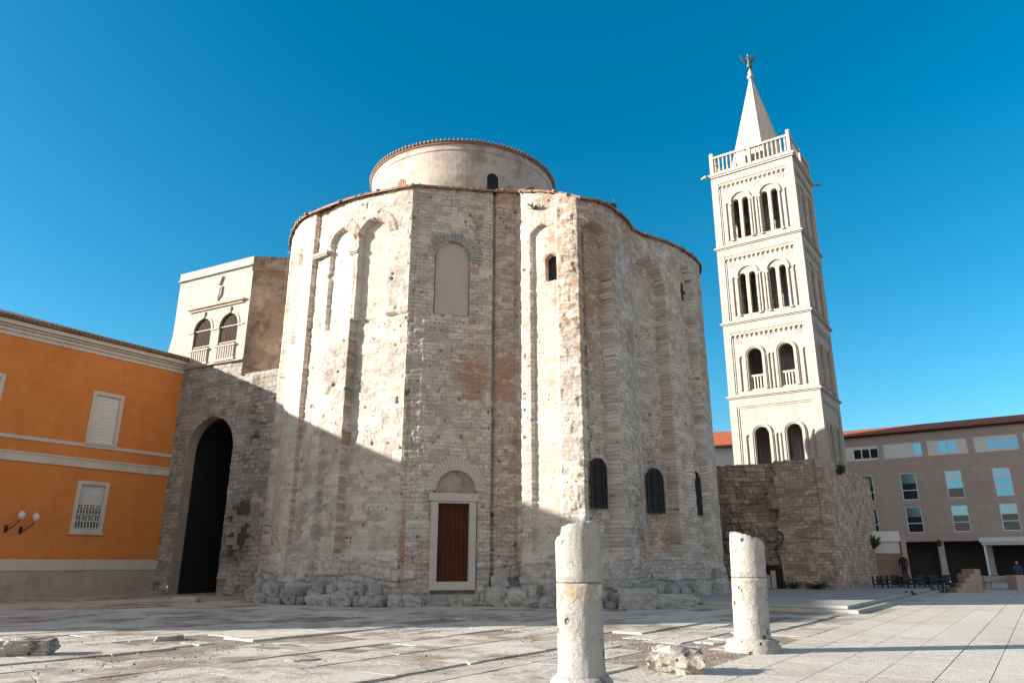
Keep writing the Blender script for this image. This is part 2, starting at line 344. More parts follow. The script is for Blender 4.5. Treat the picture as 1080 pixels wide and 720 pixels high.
def sheet(name, mat, parent, P, N, s, z, D, attrs, drop=None, inner=False):
    """P,N (n,2) plan points and normals, s (n), z (n,k) heights, D (n,k) relief"""
    n, k = z.shape
    V = np.zeros((n, k, 3)); V[:,:,0] = P[:,None,0]+N[:,None,0]*D; V[:,:,1] = P[:,None,1]+N[:,None,1]*D; V[:,:,2] = z
    I = np.arange(n*k).reshape(n, k)
    F = np.stack([I[:-1,:-1], I[1:,:-1], I[1:,1:], I[:-1,1:]], -1).reshape(-1, 4)
    if drop is not None:
        dm = drop[:-1,:-1] | drop[1:,:-1] | drop[1:,1:] | drop[:-1,1:]
        if inner: dm = drop[:-1,:-1] & drop[1:,:-1] & drop[1:,1:] & drop[:-1,1:]
        F = F[~dm.reshape(-1)]
    me = bpy.data.meshes.new(name); me.vertices.add(n*k); me.vertices.foreach_set('co', V.reshape(-1))
    me.loops.add(F.size); me.loops.foreach_set('vertex_index', F.reshape(-1).astype(np.int32))
    me.polygons.add(len(F)); me.polygons.foreach_set('loop_start', np.arange(0, F.size, 4, dtype=np.int32)); me.polygons.foreach_set('loop_total', np.full(len(F), 4, dtype=np.int32))
    me.update(calc_edges=True)
    uv = me.uv_layers.new(name='UVMap'); UV = np.stack([np.repeat(s[:,None], k, 1), z], -1).reshape(-1, 2)[F.reshape(-1)]
    uv.data.foreach_set('uv', UV.reshape(-1))
    for an, av in attrs.items():
        a = me.attributes.new(an, 'FLOAT', 'POINT'); a.data.foreach_set('value', av.reshape(-1).astype(np.float32))
    return mesh_obj(name, me, mat, parent)

# ================================================================== GROUND
AZA, AZB = 35.6, 125.6                              # the two directions the square is laid out on
dA = Vector((math.sin(R(AZA)), math.cos(R(AZA)), 0)); dB = Vector((math.sin(R(AZB)), math.cos(R(AZB)), 0))
g = MB(); g.add([(-900,-300,-.012),(900,-300,-.012),(900,1500,-.012),(-900,1500,-.012)], [(0,1,2,3)])
tag(g.build('ground', M['earth'], recalc=False), kind='structure')

def build_paving():
    vs, fs, tn, rgh = [], [], [], []
    b = -46.0
    edge_b = (ground(824.6, 680.4)).dot(dB)         # from this joint on the square is smooth new paving
    tcorner = ground(906, 647)
    ta, tb = tcorner.dot(dA), tcorner.dot(dB)
    while b < 75:
        smooth = b > edge_b - .4
        w = rnd.uniform(.62, .95) if smooth else rnd.uniform(.7, 1.25)
        a = -22 - rnd.random()*2; strip_z = rnd.gauss(0, .0012) if smooth else min(.03, max(-.004, rnd.gauss(.006, .012))); sd_ = rnd.random()*50
        while a < 88:
            L = rnd.uniform(1.6, 3.2) if smooth else rnd.uniform(1.1, 2.9)
            c = dA*(a+L/2) + dB*(b+w/2)
            yy, xx = c.y, c.x
            vis = yy > 1.5 and abs(xx) < yy*.95+7 and yy < 76
            on_terrace = (a+L/2 > ta and b+w/2 < tb)
            far = (c - camo.location).length
            if (not smooth) and far < 34 and noise.noise(Vector((xx*.2+9, yy*.2, 3))) > .2 and rnd.random() < .22: vis = False    # lost slab: bare grit
            if vis and not (on_terrace and xx > 5):
                gap = .008 if smooth else rnd.choice((.008,.014,.022,.034)); wild = (not smooth)
                patch = noise.noise(Vector((xx*.16+4, yy*.16, 0)))
                if wild and far < 34 and patch > .1 and rnd.random() < .10 + patch*.6:
                    # broken-up slab: several fragments with grit showing between
                    pieces = []
                    for q in range(rnd.choice((2,2,3))):
                        f0 = a + L*q/3; pieces.append((f0, min(L/3*rnd.uniform(.7,1.0), a+L-f0), rnd.uniform(0,.12), w*rnd.uniform(.7,.95)))
                else: pieces = [(a, L, 0, w)]
                for (pa, pl, ob, pw) in pieces:
                    frag = len(pieces) > 1
                    z = strip_z + (0 if smooth else .003*noise.noise(Vector((a*.22, sd_, 0)))) - (.012 if frag else 0)
                    if wild and far < 34 and rnd.random() < .0: z += .018
                    tx, ty = (0, 0) if smooth else (0, rnd.gauss(0,.006))
                    j = .004 if smooth else (.05 if frag else .02)
                    pts = []; m = 5 if (wild and far < 30) else (2 if wild else 1)
                    ge = .003 if not frag else gap
                    cor = [(pa+ge, b+ob+gap),(pa+pl-ge, b+ob+gap),(pa+pl-ge, b+ob+pw-gap),(pa+ge, b+ob+pw-gap)]
                    for q in range(4):
                        p, p2 = cor[q], cor[(q+1) % 4]
                        for t in range(m):
                            u = t/m; pts.append((p[0]+(p2[0]-p[0])*u + rnd.gauss(0,j)*((1 if frag else .15) if m > 1 else .4), p[1]+(p2[1]-p[1])*u + rnd.gauss(0,j)*(1 if m > 1 else .4)))
                    n = len(pts); base = len(vs); ca, cb = pa+pl/2, b+ob+pw/2; bv = .003 if smooth else .012
                    for (sh, dz) in ((0, -.09), (0, -.005), (bv, 0)):
                        for (x, y) in pts:
                            dd = math.hypot(x-ca, y-cb) or 1; q = 1-sh/dd; xa, yb = ca+(x-ca)*q, cb+(y-cb)*q
                            p = dA*xa + dB*yb; vs.append((p.x, p.y, z + dz + (tx*(xa-ca)+ty*(yb-cb)+(0 if smooth else .016*noise.noise(Vector((xa*.35, sd_, 0)))) if dz > -.05 else 0)))
                    fs.append(tuple(base+2*n+i for i in range(n))[::-1])
                    for l in range(2): fs += [(base+l*n+i, base+l*n+(i+1)%n, base+(l+1)*n+(i+1)%n, base+(l+1)*n+i) for i in range(n)]
                    t = min(1, max(0, rnd.gauss(.62 if smooth else .5, .14 if smooth else .2))); nf = 1+2*n
                    tn += [t]*nf; rgh += [.25 if smooth else 1.0]*nf
            a += L
        b += w
    me = bpy.data.meshes.new('flagstone_paving'); me.from_pydata(vs, [], fs); me.update()
    for nm, va in (('tone', tn), ('rough', rgh)):
        at = me.attributes.new(nm, 'FLOAT', 'FACE'); at.data.foreach_set('value', va)
    bm = bmesh.new(); bm.from_mesh(me); bmesh.ops.recalc_face_normals(bm, faces=bm.faces); bm.to_mesh(me); bm.free()
    tag(mesh_obj('flagstone_paving', me, M['slab']), kind='structure')
    return tcorner
TC = build_paving()
g = MB(); q_ = 0                                       # loose grit lying in the joints and bare patches
while q_ < 3000:
    yy = rnd.uniform(9, 27); xx = rnd.uniform(-.75, .30)*yy*1.05
    if noise.noise(Vector((xx*.2+9, yy*.2, 3))) < rnd.uniform(-.1, .35): continue
    r_ = rnd.choice((.006,.008,.011,.014,.02,.03))*rnd.uniform(.7,1.2); c = Vector((xx, yy, .004+r_*.25)); a = rnd.uniform(0,6.28); q_ += 1
    pts = [c+Vector((math.cos(a+t)*r_*rnd.uniform(.7,1.2), math.sin(a+t)*r_*rnd.uniform(.7,1.2), -r_*.5)) for t in (0,1.57,3.14,4.71)]
    g.add(pts+[c+Vector((rnd.gauss(0,.3)*r_, rnd.gauss(0,.3)*r_, r_*.5))], [(0,1,4),(1,2,4),(2,3,4),(3,0,4)])
tag(g.build('grit', M['earth'], recalc=False), kind='stuff')
TZ = .22
g = MB()
def ter(a0, b0): p = TC + dA*a0 + dB*b0; return (p.x, p.y)
g.prism([ter(0,0), ter(70,0), ter(70,-34), ter(0,-34)], -.05, .11)
g.prism([ter(.4,-.4), ter(70,-.4), ter(70,-34), ter(.4,-34)], .11, TZ)
tag(g.build('terrace', M['terrace'], bevel=.02), kind='structure')

# ================================================================== ROUND CHURCH
CH = Vector((-.8, 41.0, 0))
def cat_rom(pts, step):
    out = []; n = len(pts)
    for i in range(n-1):
        p0, p1, p2, p3 = (np.array(pts[max(i-1,0)]), np.array(pts[i]), np.array(pts[i+1]), np.array(pts[min(i+2,n-1)]))
        m = max(2, int(np.linalg.norm((p2-p1)[:2])/step))
        for t in np.linspace(0, 1, m, endpoint=False):
            out.append(.5*((2*p1)+(-p0+p2)*t+(2*p0-5*p1+4*p2-p3)*t*t+(-p0+3*p1-3*p2+p3)*t**3))
    out.append(np.array(pts[-1])); return out
def top(x, y, Y): p = at_y(x, y, Y); return (p.x, p.y, p.z)
HC = 18.3
left = [(-12.75,39.5,HC),(-12.5,37.6,HC),(-12.05,35.6,HC),(-11.45,34.1,HC),(-10.64,32.75,HC),(-9.45,31.75,HC),(-7.65,30.6,HC),(-5.9,29.85,HC),(-4.59,29.37,HC)]
facet = [(-4.59,29.37,HC), (-.85,30.28,18.5), (.27,30.55,18.62)]
step_ = [(.27,30.55,18.62), top(548.2,203.2,30.5), top(549.6,203.0,29.93)]
apse_l = [step_[-1], top(560,202.8,29.64), top(573,202.9,29.34), top(590,205,29.0), top(604,208,28.78), top(613,210.5,28.68)]
apse_r = [apse_l[-1], top(628,212.5,29.1), top(641,218,29.85), top(652,226,30.75), top(661,234,31.8)]
ret = [apse_r[-1], top(664.5,241.5,33.0)]
apse2 = [ret[-1], top(679,248.5,33.7), top(701,255.2,34.85), top(723,266.3,36.5), top(733,274.5,37.8), top(737.2,284,39.3), (11.2,41.5,17.9)]
back = [(11.2,41.5,17.9),(10.4,46,HC),(8,49.5,HC),(4.5,52,HC),(0,52.9,HC),(-4.5,52.2,HC),(-8.5,49.6,HC),(-11.4,45.5,HC),(-12.6,41.5,HC),(-12.75,39.5,HC)]
def dense(group, step, smooth=True):
    if smooth: q = np.array(cat_rom(group, step))
    else:
        q = []
        for a, b in zip(group[:-1], group[1:]):
            a, b = np.array(a), np.array(b); m = max(2, int(np.linalg.norm((b-a)[:2])/step))
            q += [a+(b-a)*t for t in np.linspace(0, 1, m, endpoint=False)]
        q.append(np.array(group[-1])); q = np.array(q)
    t = np.gradient(q[:,:2], axis=0); t /= np.linalg.norm(t, axis=1)[:,None]
    return q, np.stack([t[:,1], -t[:,0]], 1)       # outward: to the right of a left-to-right walk
STEP = .05
segs = [dense(left, STEP), dense(facet, STEP, False), dense(step_, .03, False), dense(apse_l, STEP), dense(apse_r, STEP), dense(ret, STEP), dense(apse2, STEP)]
Q = np.concatenate([q for q, _ in segs]); NN = np.concatenate([n for _, n in segs])
off = np.concatenate([[0], np.cumsum(np.linalg.norm(np.diff(Q[:,:2], axis=0), axis=1))])
# corners share a mitred column so the skin stays closed
i0 = 0
for q, n in segs[:-1]:
    i0 += len(q); a, b = NN[i0-1].copy(), NN[i0].copy()
    mth = (a+b)/np.linalg.norm(a+b); NN[i0-1] = NN[i0] = mth/max(.55, float(mth @ a))
SS = off
def hit(x, y):                                      # sight line -> (s, z) on the church's skin
    a, b, _ = ray(x, y); c = Q[:,0]*b - Q[:,1]*a; k = np.where(c[:-1]*c[1:] <= 0)[0]
    best = None
    for i in k:
        t = c[i]/(c[i]-c[i+1]) if c[i] != c[i+1] else 0; p = Q[i,:2]+(Q[i+1,:2]-Q[i,:2])*t
        if best is None or p[1] < best[1]: best = (SS[i]+(SS[i+1]-SS[i])*t, p[1])
    _, bb, cc = ray(x, y)
    return best[0], EYE + cc*best[1]/bb
def hs_(x, y): return hit(x, y)[0]
def hz_(x, y): return hit(x, y)[1]
def wall_frame(s, dpt=0):                            # matrix with x along the wall, y inward, z up, at z=0
    i = int(np.searchsorted(SS, s)); i = min(max(i,1), len(SS)-2); t = (Q[i+1,:2]-Q[i-1,:2]); t /= np.linalg.norm(t)
    p = np.array([np.interp(s, SS, Q[:,0]), np.interp(s, SS, Q[:,1])]) - np.array([t[1],-t[0]])*dpt
    return Matrix(((t[0],-t[1],0,p[0]-CH.x),(t[1],t[0],0,p[1]-CH.y),(0,0,1,0),(0,0,0,1)))
NR = 360
T = np.linspace(0, 1, NR)
Z = T[None,:]*Q[:,2][:,None]; S = np.repeat(SS[:,None], NR, 1)
D = np.zeros(Z.shape); smoothm = np.zeros(Z.shape); brick = np.zeros(Z.shape); dark = np.zeros(Z.shape)
def m_arch(s0, s1, z0, zt, arch=True):
    m = (S > s0) & (S < s1) & (Z > z0)
    if not arch: return m & (Z < zt)
    r = (s1-s0)/2; zs = zt-r
    return m & ((Z < zs) | (np.hypot(S-(s0+s1)/2, Z-zs) < r))
def ring(s0, s1, zt, wd, a_lo=-.2):
    r = (s1-s0)/2; q = np.hypot(S-(s0+s1)/2, Z-(zt-r)); return (q > r) & (q < r+wd) & (Z > zt-r+a_lo)
ZB = 1.95
# left, sunlit arcade
sa, sb, sc = hs_(297,370), hs_(324,345), hs_(369.5,345); s437 = hs_(434.5,230)
rampm = (S > sb) & (S < sb+2.6) & (Z > ZB); D[rampm] -= (.20*(1-(S-sb)/2.6))[rampm]
n2b = hz_(392,334); n1b = hz_(356,345)
rampm = (S > sc) & (S < sc+3.6) & (Z > ZB) & (Z < n2b+.05); D[rampm] -= (.40*(1-(S-sc)/3.8))[rampm]
rampm = (S > sa) & (S < sb-.9) & (Z > ZB) & (Z < hz_(310,268)); D[rampm] -= (.34*(1-.8*(S-sa)/(sb-.9-sa)))[rampm]
m = m_arch(hs_(307.5,300), hs_(317,300), hz_(303,380), hz_(312,266)); D[m] -= .3; smoothm[m] = 1
for (xl, xr, yt, zb, ymid) in ((345.5,370.5,242,n1b,290),(377.5,407,231.5,n2b,290)):
    s0, s1 = hs_(xl,ymid), hs_(xr,ymid); m = m_arch(s0, s1, zb, hz_((xl+xr)/2, yt)); D[m] = -.27; smoothm[m] = 1
    rm = ring(s0, s1, hz_((xl+xr)/2, yt), .42, 0); D[rm] += .05; brick[rm] += .25
m = (S > hs_(435.5,300)-.05) & (S < hs_(435.5,300)+.13) ; brick[m] += .30
for e in (sa, sb, sc):
    m = (S > e-.06) & (S < e+.03); brick[m] += .38
smoothm[(S < sb) & (Z > 3)] = np.maximum(smoothm[(S < sb) & (Z > 3)], .5)
# shaded face with the blind window and the door
b0, b1 = hs_(458,300), hs_(495.5,300); bz0, bzt = hz_(477,332), hz_(476,255)
m = m_arch(b0, b1, bz0, bzt); D[m] = -.2; smoothm[m] = 1
rm = ring(b0, b1, bzt, .42, -.3); D[rm] += .03; dark[rm] += .22
d0, d1 = hs_(455,560), hs_(504,560); dzt = hz_(481,494); dz0 = hz_(475,621)
m = m_arch(d0+.05, d1-.05, dz0-.2, dzt); D[m] = -.55
s520, s545 = hs_(520.5,400), hs_(543.5,400)
m = (S > s520-.06) & (S < s520+.1); D[m] -= .22; dark[m] += .2
m = (S > s520+.1) & (S < s545+.02); D[m] += .04; brick[m] += .34

brick += np.exp(-((S-(s520-.9))/.9)**2)*.26*(S < s520)*(Z > 3)
# first apse
n0, n1 = hs_(560.5,400), hs_(589.5,400); m = m_arch(n0, n1, ZB, hz_(575,236)); D[m] = -.17; smoothm[m] = .75
m = (S > n0-.10) & (S < n0+.03) & (Z < hz_(575,236)-.4); brick[m] += .22
q0, q1 = hs_(574.5,281), hs_(585.5,281); m = m_arch(q0, q1, hz_(580,294), hz_(580,267)); D[m] = -.85
rm = ring(q0, q1, hz_(580,267), .14, -.9); brick[rm] += .25
s613 = hs_(614.5,400)
p0 = n1+.02; m = (S > p0) & (S < s613+.02); D[m] += .12
roughz = m.astype(float)
t0, t1 = hs_(616.5,420), hs_(650,420); tz = hz_(629,234.5); m = m_arch(t0, t1, ZB, tz); D[m] = -.5; brick[m] += .10
m = (S > hs_(646,400)+.02) & (S < hs_(661,300)); roughz = np.maximum(roughz, m*.6)
# second apse
u0, u1 = hs_(673.5,400), hs_(706.5,400); m = m_arch(u0, u1, ZB, hz_(686,275)); D[m] = -.5; brick[m] += .10
v0, v1 = hs_(721.5,350), hs_(734,350); m = m_arch(v0, v1, ZB, hz_(726,283)); D[m] = -.4; brick[m] += .08
m = (S > hs_(663.5,400)) & (S < hs_(671,400)); brick[m] += .2
wins = []
for (xl, xr, yt, yb, ym) in ((628.5,645,482,535,510),(688.5,705.5,493,540,515),(735,745,496.5,542,520)):
    w0, w1, wz0, wzt = hs_(xl,ym), hs_(xr,ym), hz_((xl+xr)/2,yb), hz_((xl+xr)/2,yt)
    m = m_arch(w0, w1, wz0, wzt); D[m] = -.42; wins.append((w0, w1, wz0, wzt)); rm = ring(w0, w1, wzt, .18, 0); D[rm] += .03
r0, r1 = hs_(719.6,325), hs_(724.6,325); m = m_arch(r0, r1, hz_(722,333), hz_(722,316), False); D[m] = -.8
# masonry relief
tone, joint = coursing(S, Z, .24, .42, 11)
rough_big = fbm(S, Z, 1.1, 3, 5)-.5; rough_fine = fbm(S, Z, 6., 21, 3)-.5
k = 1-smoothm*.85
D += k*((tone-.5)*.035 - joint*.02) + rough_big*.05*k + rough_fine*.03*k
D += roughz*(rough_fine*.03 + (tone-.5)*.035)
holes = fbm(S, Z, 4.2, 77, 2); hm = (holes > .845) & (smoothm < .5) & (roughz < .1); D[hm] -= .10; dark[hm] += .45
# rough footing that steps out
pl = np.clip((ZB-.35 + (fbm(S, Z, .8, 5)-.5)*2.4 - Z)/.3, 0, 1)
tone2, joint2 = coursing(S, Z, .36, .58, 31, .05)
D += pl*(.08 + (tone2-.5)*.16 - joint2*.09 + rough_fine*.10); dark += pl*joint2*.22; tone = tone*(1-pl)+tone2*pl
dark += np.clip((fbm(S, Z, .30, 41, 4)-.56)*2.2, 0, .30) * (fbm(S, Z, 2.2, 43, 3) > .5)
brick += np.clip((fbm(S, Z, .22, 61, 4)-.46)*1.6, 0, .34) * (S > s437)
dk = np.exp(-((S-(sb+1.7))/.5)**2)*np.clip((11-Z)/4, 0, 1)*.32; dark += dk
tone = tone*(1-smoothm*.8)+.55*smoothm*.8
church = thing('round_church', 'huge round rubble-stone church with blind arcades, apses and a plastered upper drum', 'church', CH)
P2 = Q[:,:2]-np.array([CH.x, CH.y])
sheet('wall', M['church'], church, P2, NN, SS, Z, D, {'tone': tone, 'brick': brick, 'dark': dark, 'plinth': pl*.40, 'plain': np.clip((S < s437)*.72 + (S > s545)*(S < s613)*.35 + smoothm*.5, 0, 1)})
# plain rear wall
qb, nb = dense(back, .5); zb = np.linspace(0, 1, 20)[None,:]*qb[:,2][:,None]; sb_ = np.concatenate([[0], np.cumsum(np.linalg.norm(np.diff(qb[:,:2], axis=0), axis=1))])+100
zz = np.zeros(zb.shape); sheet('rear_wall', M['church'], church, qb[:,:2]-np.array([CH.x,CH.y]), nb, sb_, zb, zz, {'tone': zz+.5, 'brick': zz, 'dark': zz, 'plinth': zz})
# roof ring over the ambulatory: eave line to the drum
DC = Vector((-3.15, 41.0)); DR = 5.72; DH = 24.5
ring_pts = np.concatenate([Q[::6], qb[1:]]); ring_n = np.concatenate([NN[::6], nb[1:]])
g = MB(); n = len(ring_pts); vs = []
for (x, y, z), (nx, ny) in zip(ring_pts, ring_n):
    dx, dy = DC.x-x, DC.y-y; dd = math.hypot(dx, dy); ux, uy = dx/dd, dy/dd
    for (o, zz_) in ((-.16, -.06), (-.16, .05), (1.2, .42), (dd-DR, 2.1)):
        vs.append((x+ux*o-CH.x, y+uy*o-CH.y, z+zz_))
g.add(vs, [(i*4+k, ((i+1)%n)*4+k, ((i+1)%n)*4+k+1, i*4+k+1) for i in range(n) for k in range(3)])
g.build('roof', M['oldtile'], church)
g = MB(); acc = 0                                     # tile ends along the eave
front = np.concatenate([Q]); last = -9
for i in range(len(front)-1):
    if SS[i]-last < .27: continue
    last = SS[i]; x, y, z = front[i]; nx, ny = NN[i]/np.linalg.norm(NN[i]); jz = rnd.gauss(0, .025); o = .14+rnd.gauss(0, .05)
    if rnd.random() < .07: continue
    a = Vector((x-CH.x+nx*o, y-CH.y+ny*o, z+.02+jz)); b = Vector((x-CH.x-nx*.7, y-CH.y-ny*.7, z+.30+jz))
    g.tube([a, b], .07, 7, .06)
g.build('tile_eave', M['oldtile'], church, smooth=True)
# drum
g = MB(); cx, cy = DC.x-CH.x, DC.y-CH.y
g.lathe([(DR,19.3),(DR,DH-.55),(DR+.05,DH-.5),(DR+.05,DH-.28),(DR+.08,DH-.22),(DR+.10,DH-.05)], 128, cx, cy)
drum = g.build('drum', M['plaster'], church, smooth=False)
g = MB(); g.lathe([(DR+.16,DH-.06),(DR+.18,DH),(3,DH+.9),(.3,DH+1.5)], 96, cx, cy)
rf = g.build('drum_roof', M['oldtile'], church)
g = MB()
for i in range(150):
    a = 2*math.pi*i/150; j = rnd.gauss(0, .005)
    u = Vector((math.cos(a), math.sin(a), 0)); c = Vector((cx, cy, DH+.03+j))
    g.tube([c+u*(DR+.23+j), c+u*(DR-.4)+Vector((0,0,.12))], .075, 6, .07)
g.build('drum_eave', M['oldtile'], church, smooth=True)
g = MB(); g.lathe([(DR+.11,DH-.17),(DR+.16,DH-.15),(DR+.16,DH-.10),(DR+.11,DH-.09)], 128, cx, cy)
g.build('drum_cornice', M['oldtile'], church)
def drum_window(px, y0, y1, w, deep_m):
    p = at_y((px), y1, 36.); az = math.atan2(ray(px, y1)[0], ray(px, y1)[1])
    # meet the drum along the sight line
    a, b, c = ray(px, y1); L = math.hypot(a, b); a, b, c = a/L, b/L, c/L
    k = a*DC.x+b*DC.y; t = k - math.sqrt(max(0, k*k-(DC.length_squared-DR*DR)))
    zt = EYE+c*t; ang = math.atan2(b*t-DC.y, a*t-DC.x)
    mm = Matrix.Translation((cx+DR*math.cos(ang), cy+DR*math.sin(ang), 0)) @ Matrix.Rotation(ang+math.pi/2, 4, 'Z')
    return mm, zt
mm, zt = drum_window(519.5, 0, 182, .7, 0)
g = MB(); g.m = mm; g.slab(arch_pts(-.42,.42,zt-1.75,zt-.42), [arch_pts(-.34,.34,zt-1.68,zt-.42)], -.05, .12)
w_ = g.build('drum_window', M['plaster'], church)
g = MB(); g.m = mm; g.slab(arch_pts(-.34,.34,zt-1.68,zt-.42), [], -.012, .1); g.build('pane', M['black'], w_)
mm, zt = drum_window(424, 0, 189, .5, 0)
g = MB(); g.m = mm; g.slab(arch_pts(-.26,.26,zt-.75,zt-.26), [], -.03, .1); g.build('drum_niche', M['tile'], church)
# blind window plaster, its ring of small stones
bm_ = (b0+b1)/2; hw = (b1-b0)/2
g = MB(); g.m = wall_frame(bm_, .06); g.slab(arch_pts(-hw+.05,hw-.05,bz0+.03,bzt-hw+.02,16), [], .05, .3); g.build('blind_window', M['blind'], church)
g = MB(); g.m = wall_frame(bm_, 0); zs = bzt-hw
for i in range(27):
    a0 = math.pi*(-.05+1.1*i/27); a1 = a0+math.pi*1.1/27*.8
    g.arch_band(0, zs, hw+rnd.uniform(.0,.05), hw+rnd.uniform(.34,.52), -rnd.uniform(.03,.09), .1, 1, 0, a0, a1)
g.build('arch_ring', M['boulder'], church)
# portal
dm = (d0+d1)/2; dw = (d1-d0)/2; fr = wall_frame(dm, 0)
lz = hz_(479,529); oz0 = hz_(475,613); fz = hz_(480,521.5); xo0, xo1 = hs_(461,570)-dm, hs_(494.5,570)-dm
xf0, xf1 = hs_(453.5,570)-dm, hs_(501.5,570)-dm
dfr = MB(); dfr.m = fr
dfr.slab([(xf0,oz0-.32),(xf1,oz0-.32),(xf1,lz+.02),(xf0,lz+.02)], [rect(xo0,xo1,oz0,lz-.06)], -.10, .34)
dfr.box(xf0-.10, xf1+.10, -.14, .3, lz+.022, fz+.06)
dd_ = dfr.build('door_frame', M['frame'], church, bevel=.015)
g = MB(); g.m = fr; np_ = 7
for i in range(np_):
    x0 = xo0+(xo1-xo0)*i/np_; g.box(x0+.008, x0+(xo1-xo0)/np_-.008, .16, .22, oz0, lz-.06)
g.box(xo0, xo1, .222, .26, oz0, lz-.06)
dr = g.build('door', M['door'], church)
g = MB(); g.m = fr; g.tube([(xo0+.8*(xo1-xo0),.14,oz0+1.0),(xo0+.8*(xo1-xo0),.10,oz0+1.02),(xo0+.8*(xo1-xo0),.10,oz0+1.2),(xo0+.8*(xo1-xo0),.14,oz0+1.22)], .018, 6); g.build('handle', M['cafe'], dr)
g = MB(); g.m = fr; r_ = dw-.10; g.slab(arch_pts(-r_,r_,fz+.062,max(fz+.1,dzt-r_-.02),16), [], .12, .34); g.build('tympanum', M['oldtile'] if False else M['church_t'] if 'church_t' in M else stone('tympanum_rubble', (.40,.34,.285), (.30,.235,.18), stains=(((.25,.14,.08), 2., .52, .66),), bump=.6, bdist=.03), church)
g = MB(); g.m = fr; zs = max(fz+.1, dzt-dw+.05)
for i in range(25):
    a0 = math.pi*i/25; g.arch_band(0, zs, dw-.12, dw+rnd.uniform(.30,.36), -rnd.uniform(.03,.06), .2, 1, 0, a0+.006, a0+math.pi/25-.006)
g.build('door_arch', M['frame'], church)
for (c_, hw_, za_, zb_, dp_) in (((q0+q1)/2, (q1-q0)/2, hz_(580,294), hz_(580,267), .42), ((r0+r1)/2, (r1-r0)/2, hz_(722,333), hz_(722,316), .45)):
    g = MB(); g.m = wall_frame(c_, 0); g.slab(arch_pts(-hw_-.05, hw_+.05, za_-.05, zb_-hw_), [], dp_, dp_+.05); g.build('slit_window', M['black'], church)  # black sheet paints the darkness inside each slit
cs_, cz_ = hs_(725.5,306), hz_(725.5,306); g = MB(); g.m = wall_frame(cs_, .3); g.box(-.05,.05,.0,.05,cz_-.55,cz_+.5); g.box(-.3,.3,-.004,.046,cz_-.08,cz_+.06); g.build('iron_cross', M['iron'], church)
# barred windows
for (w0, w1, wz0, wzt) in wins:
    c = (w0+w1)/2; hw = (w1-w0)/2; g = MB(); g.m = wall_frame(c, .28)
    g.slab(arch_pts(-hw-.02,hw+.02,wz0-.02,wzt-hw), [arch_pts(-hw+.06,hw-.06,wz0+.06,wzt-hw)], 0, .06)
    wo = g.build('window', M['iron'], church)
    g = MB(); g.m = wall_frame(c, .28); g.slab(arch_pts(-hw+.06,hw-.06,wz0+.06,wzt-hw), [], .03, .05); g.build('pane', M['black'], wo)
    g = MB(); g.m = wall_frame(c, .24)
    for t in (-.33, .33): g.tube([(hw*t*1.3,0,wz0),(hw*t*1.3,0,wzt-.05)], .022, 6)
    for t in (.2,.42,.64,.84): g.tube([(-hw,.0,wz0+(wzt-wz0)*t),(hw,.0,wz0+(wzt-wz0)*t)], .018, 6)
    g.build('grille', M['iron'], wo)
# imposts of the blind arcade
g = MB()
for (xl, xr, y) in ((331,346,268),(368,378.5,264)):
    s0, s1 = hs_(xl,y), hs_(xr,y); z_ = hz_((xl+xr)/2, y); g.m = wall_frame((s0+s1)/2, 0); w = (s1-s0)/2
    g.box(-w, w, -.07, .25, z_-.09, z_+.09); g.box(-w+.05, w-.05, -.04, .25, z_-.17, z_-.092); g.build('impost', M['pale'], church, bevel=.03); g = MB()
# footing boulders
s_ = sa-1.5; i = 0; s_end = hs_(757, 600)
while s_ < s_end and i < 90:
    w = rnd.choice((.35,.45,.6,.75,1.0))*rnd.uniform(.85,1.15); sx = s_+w/2
    if not (d0-.5 < sx < d1+.25):
        h_ = min(w*rnd.uniform(.55,.95), .95) if not (s437-1.7 < sx < s437+1.2) else .45
        o = rock('foundation_stone', (w*1.02, rnd.uniform(.7,1.0), h_), M['boulder'], church, seed=i, amp=.22, sub=4, boxy=rnd.uniform(.30,.65))
        o.matrix_local = wall_frame(sx, -.16) @ Matrix.Translation((0,0,h_*.44)) @ Matrix.Rotation(rnd.gauss(0,.12), 4, 'Y') @ Matrix.Rotation(rnd.gauss(0,.15), 4, 'Z')
        if rnd.random() < .5:
            w2 = w*rnd.uniform(.6,.9); i += 1
            o = rock('foundation_stone', (w2, .5, .5*rnd.uniform(.7,1.1)), M['boulder'], church, seed=i+200, amp=.2, sub=3, boxy=.7)
            o.matrix_local = wall_frame(sx+rnd.gauss(0,.12), -.08) @ Matrix.Translation((0,0,h_+.16)) @ Matrix.Rotation(rnd.gauss(0,.1), 4, 'Y')
    s_ += w*.98; i += 1

# ================================================================== weeds rooted on walls
def weed(name, label, loc, h, spread, n, mat, cat='plant', group=None):
    g = MB()
    for i in range(n):
        a = rnd.uniform(0, 6.28); L = h*rnd.uniform(.5,1); d = spread*rnd.uniform(.2,1)
        p = Vector((0,0,0)); q = Vector((math.cos(a)*d*.5, math.sin(a)*d*.5, L*.6)); e = Vector((math.cos(a)*d, math.sin(a)*d, L*rnd.uniform(.6,1)))
        w = Vector((-math.sin(a), math.cos(a), 0))*h*.035
        g.add([p-w, p+w, q+w*1.6, e, q-w*1.6], [(0,1,2,3,4)])
        for t in range(3):
            c = p.lerp(e, rnd.uniform(.4,1)); r = h*.09; v = Vector((rnd.gauss(0,1),rnd.gauss(0,1),rnd.gauss(0,1))).normalized()*r; u = v.orthogonal().normalized()*r*.6
            g.add([c-v, c+u, c+v, c-u], [(0,1,2,3)])
    o = g.build(name, mat, None, recalc=False); o.location = loc
    return tag(o, label, cat, group)
def on_eave(px, py):
    s = hs_(px, py+6); return (float(np.interp(s, SS, Q[:,0])), float(np.interp(s, SS, Q[:,1]))+.1, float(np.interp(s, SS, Q[:,2]))+.05)
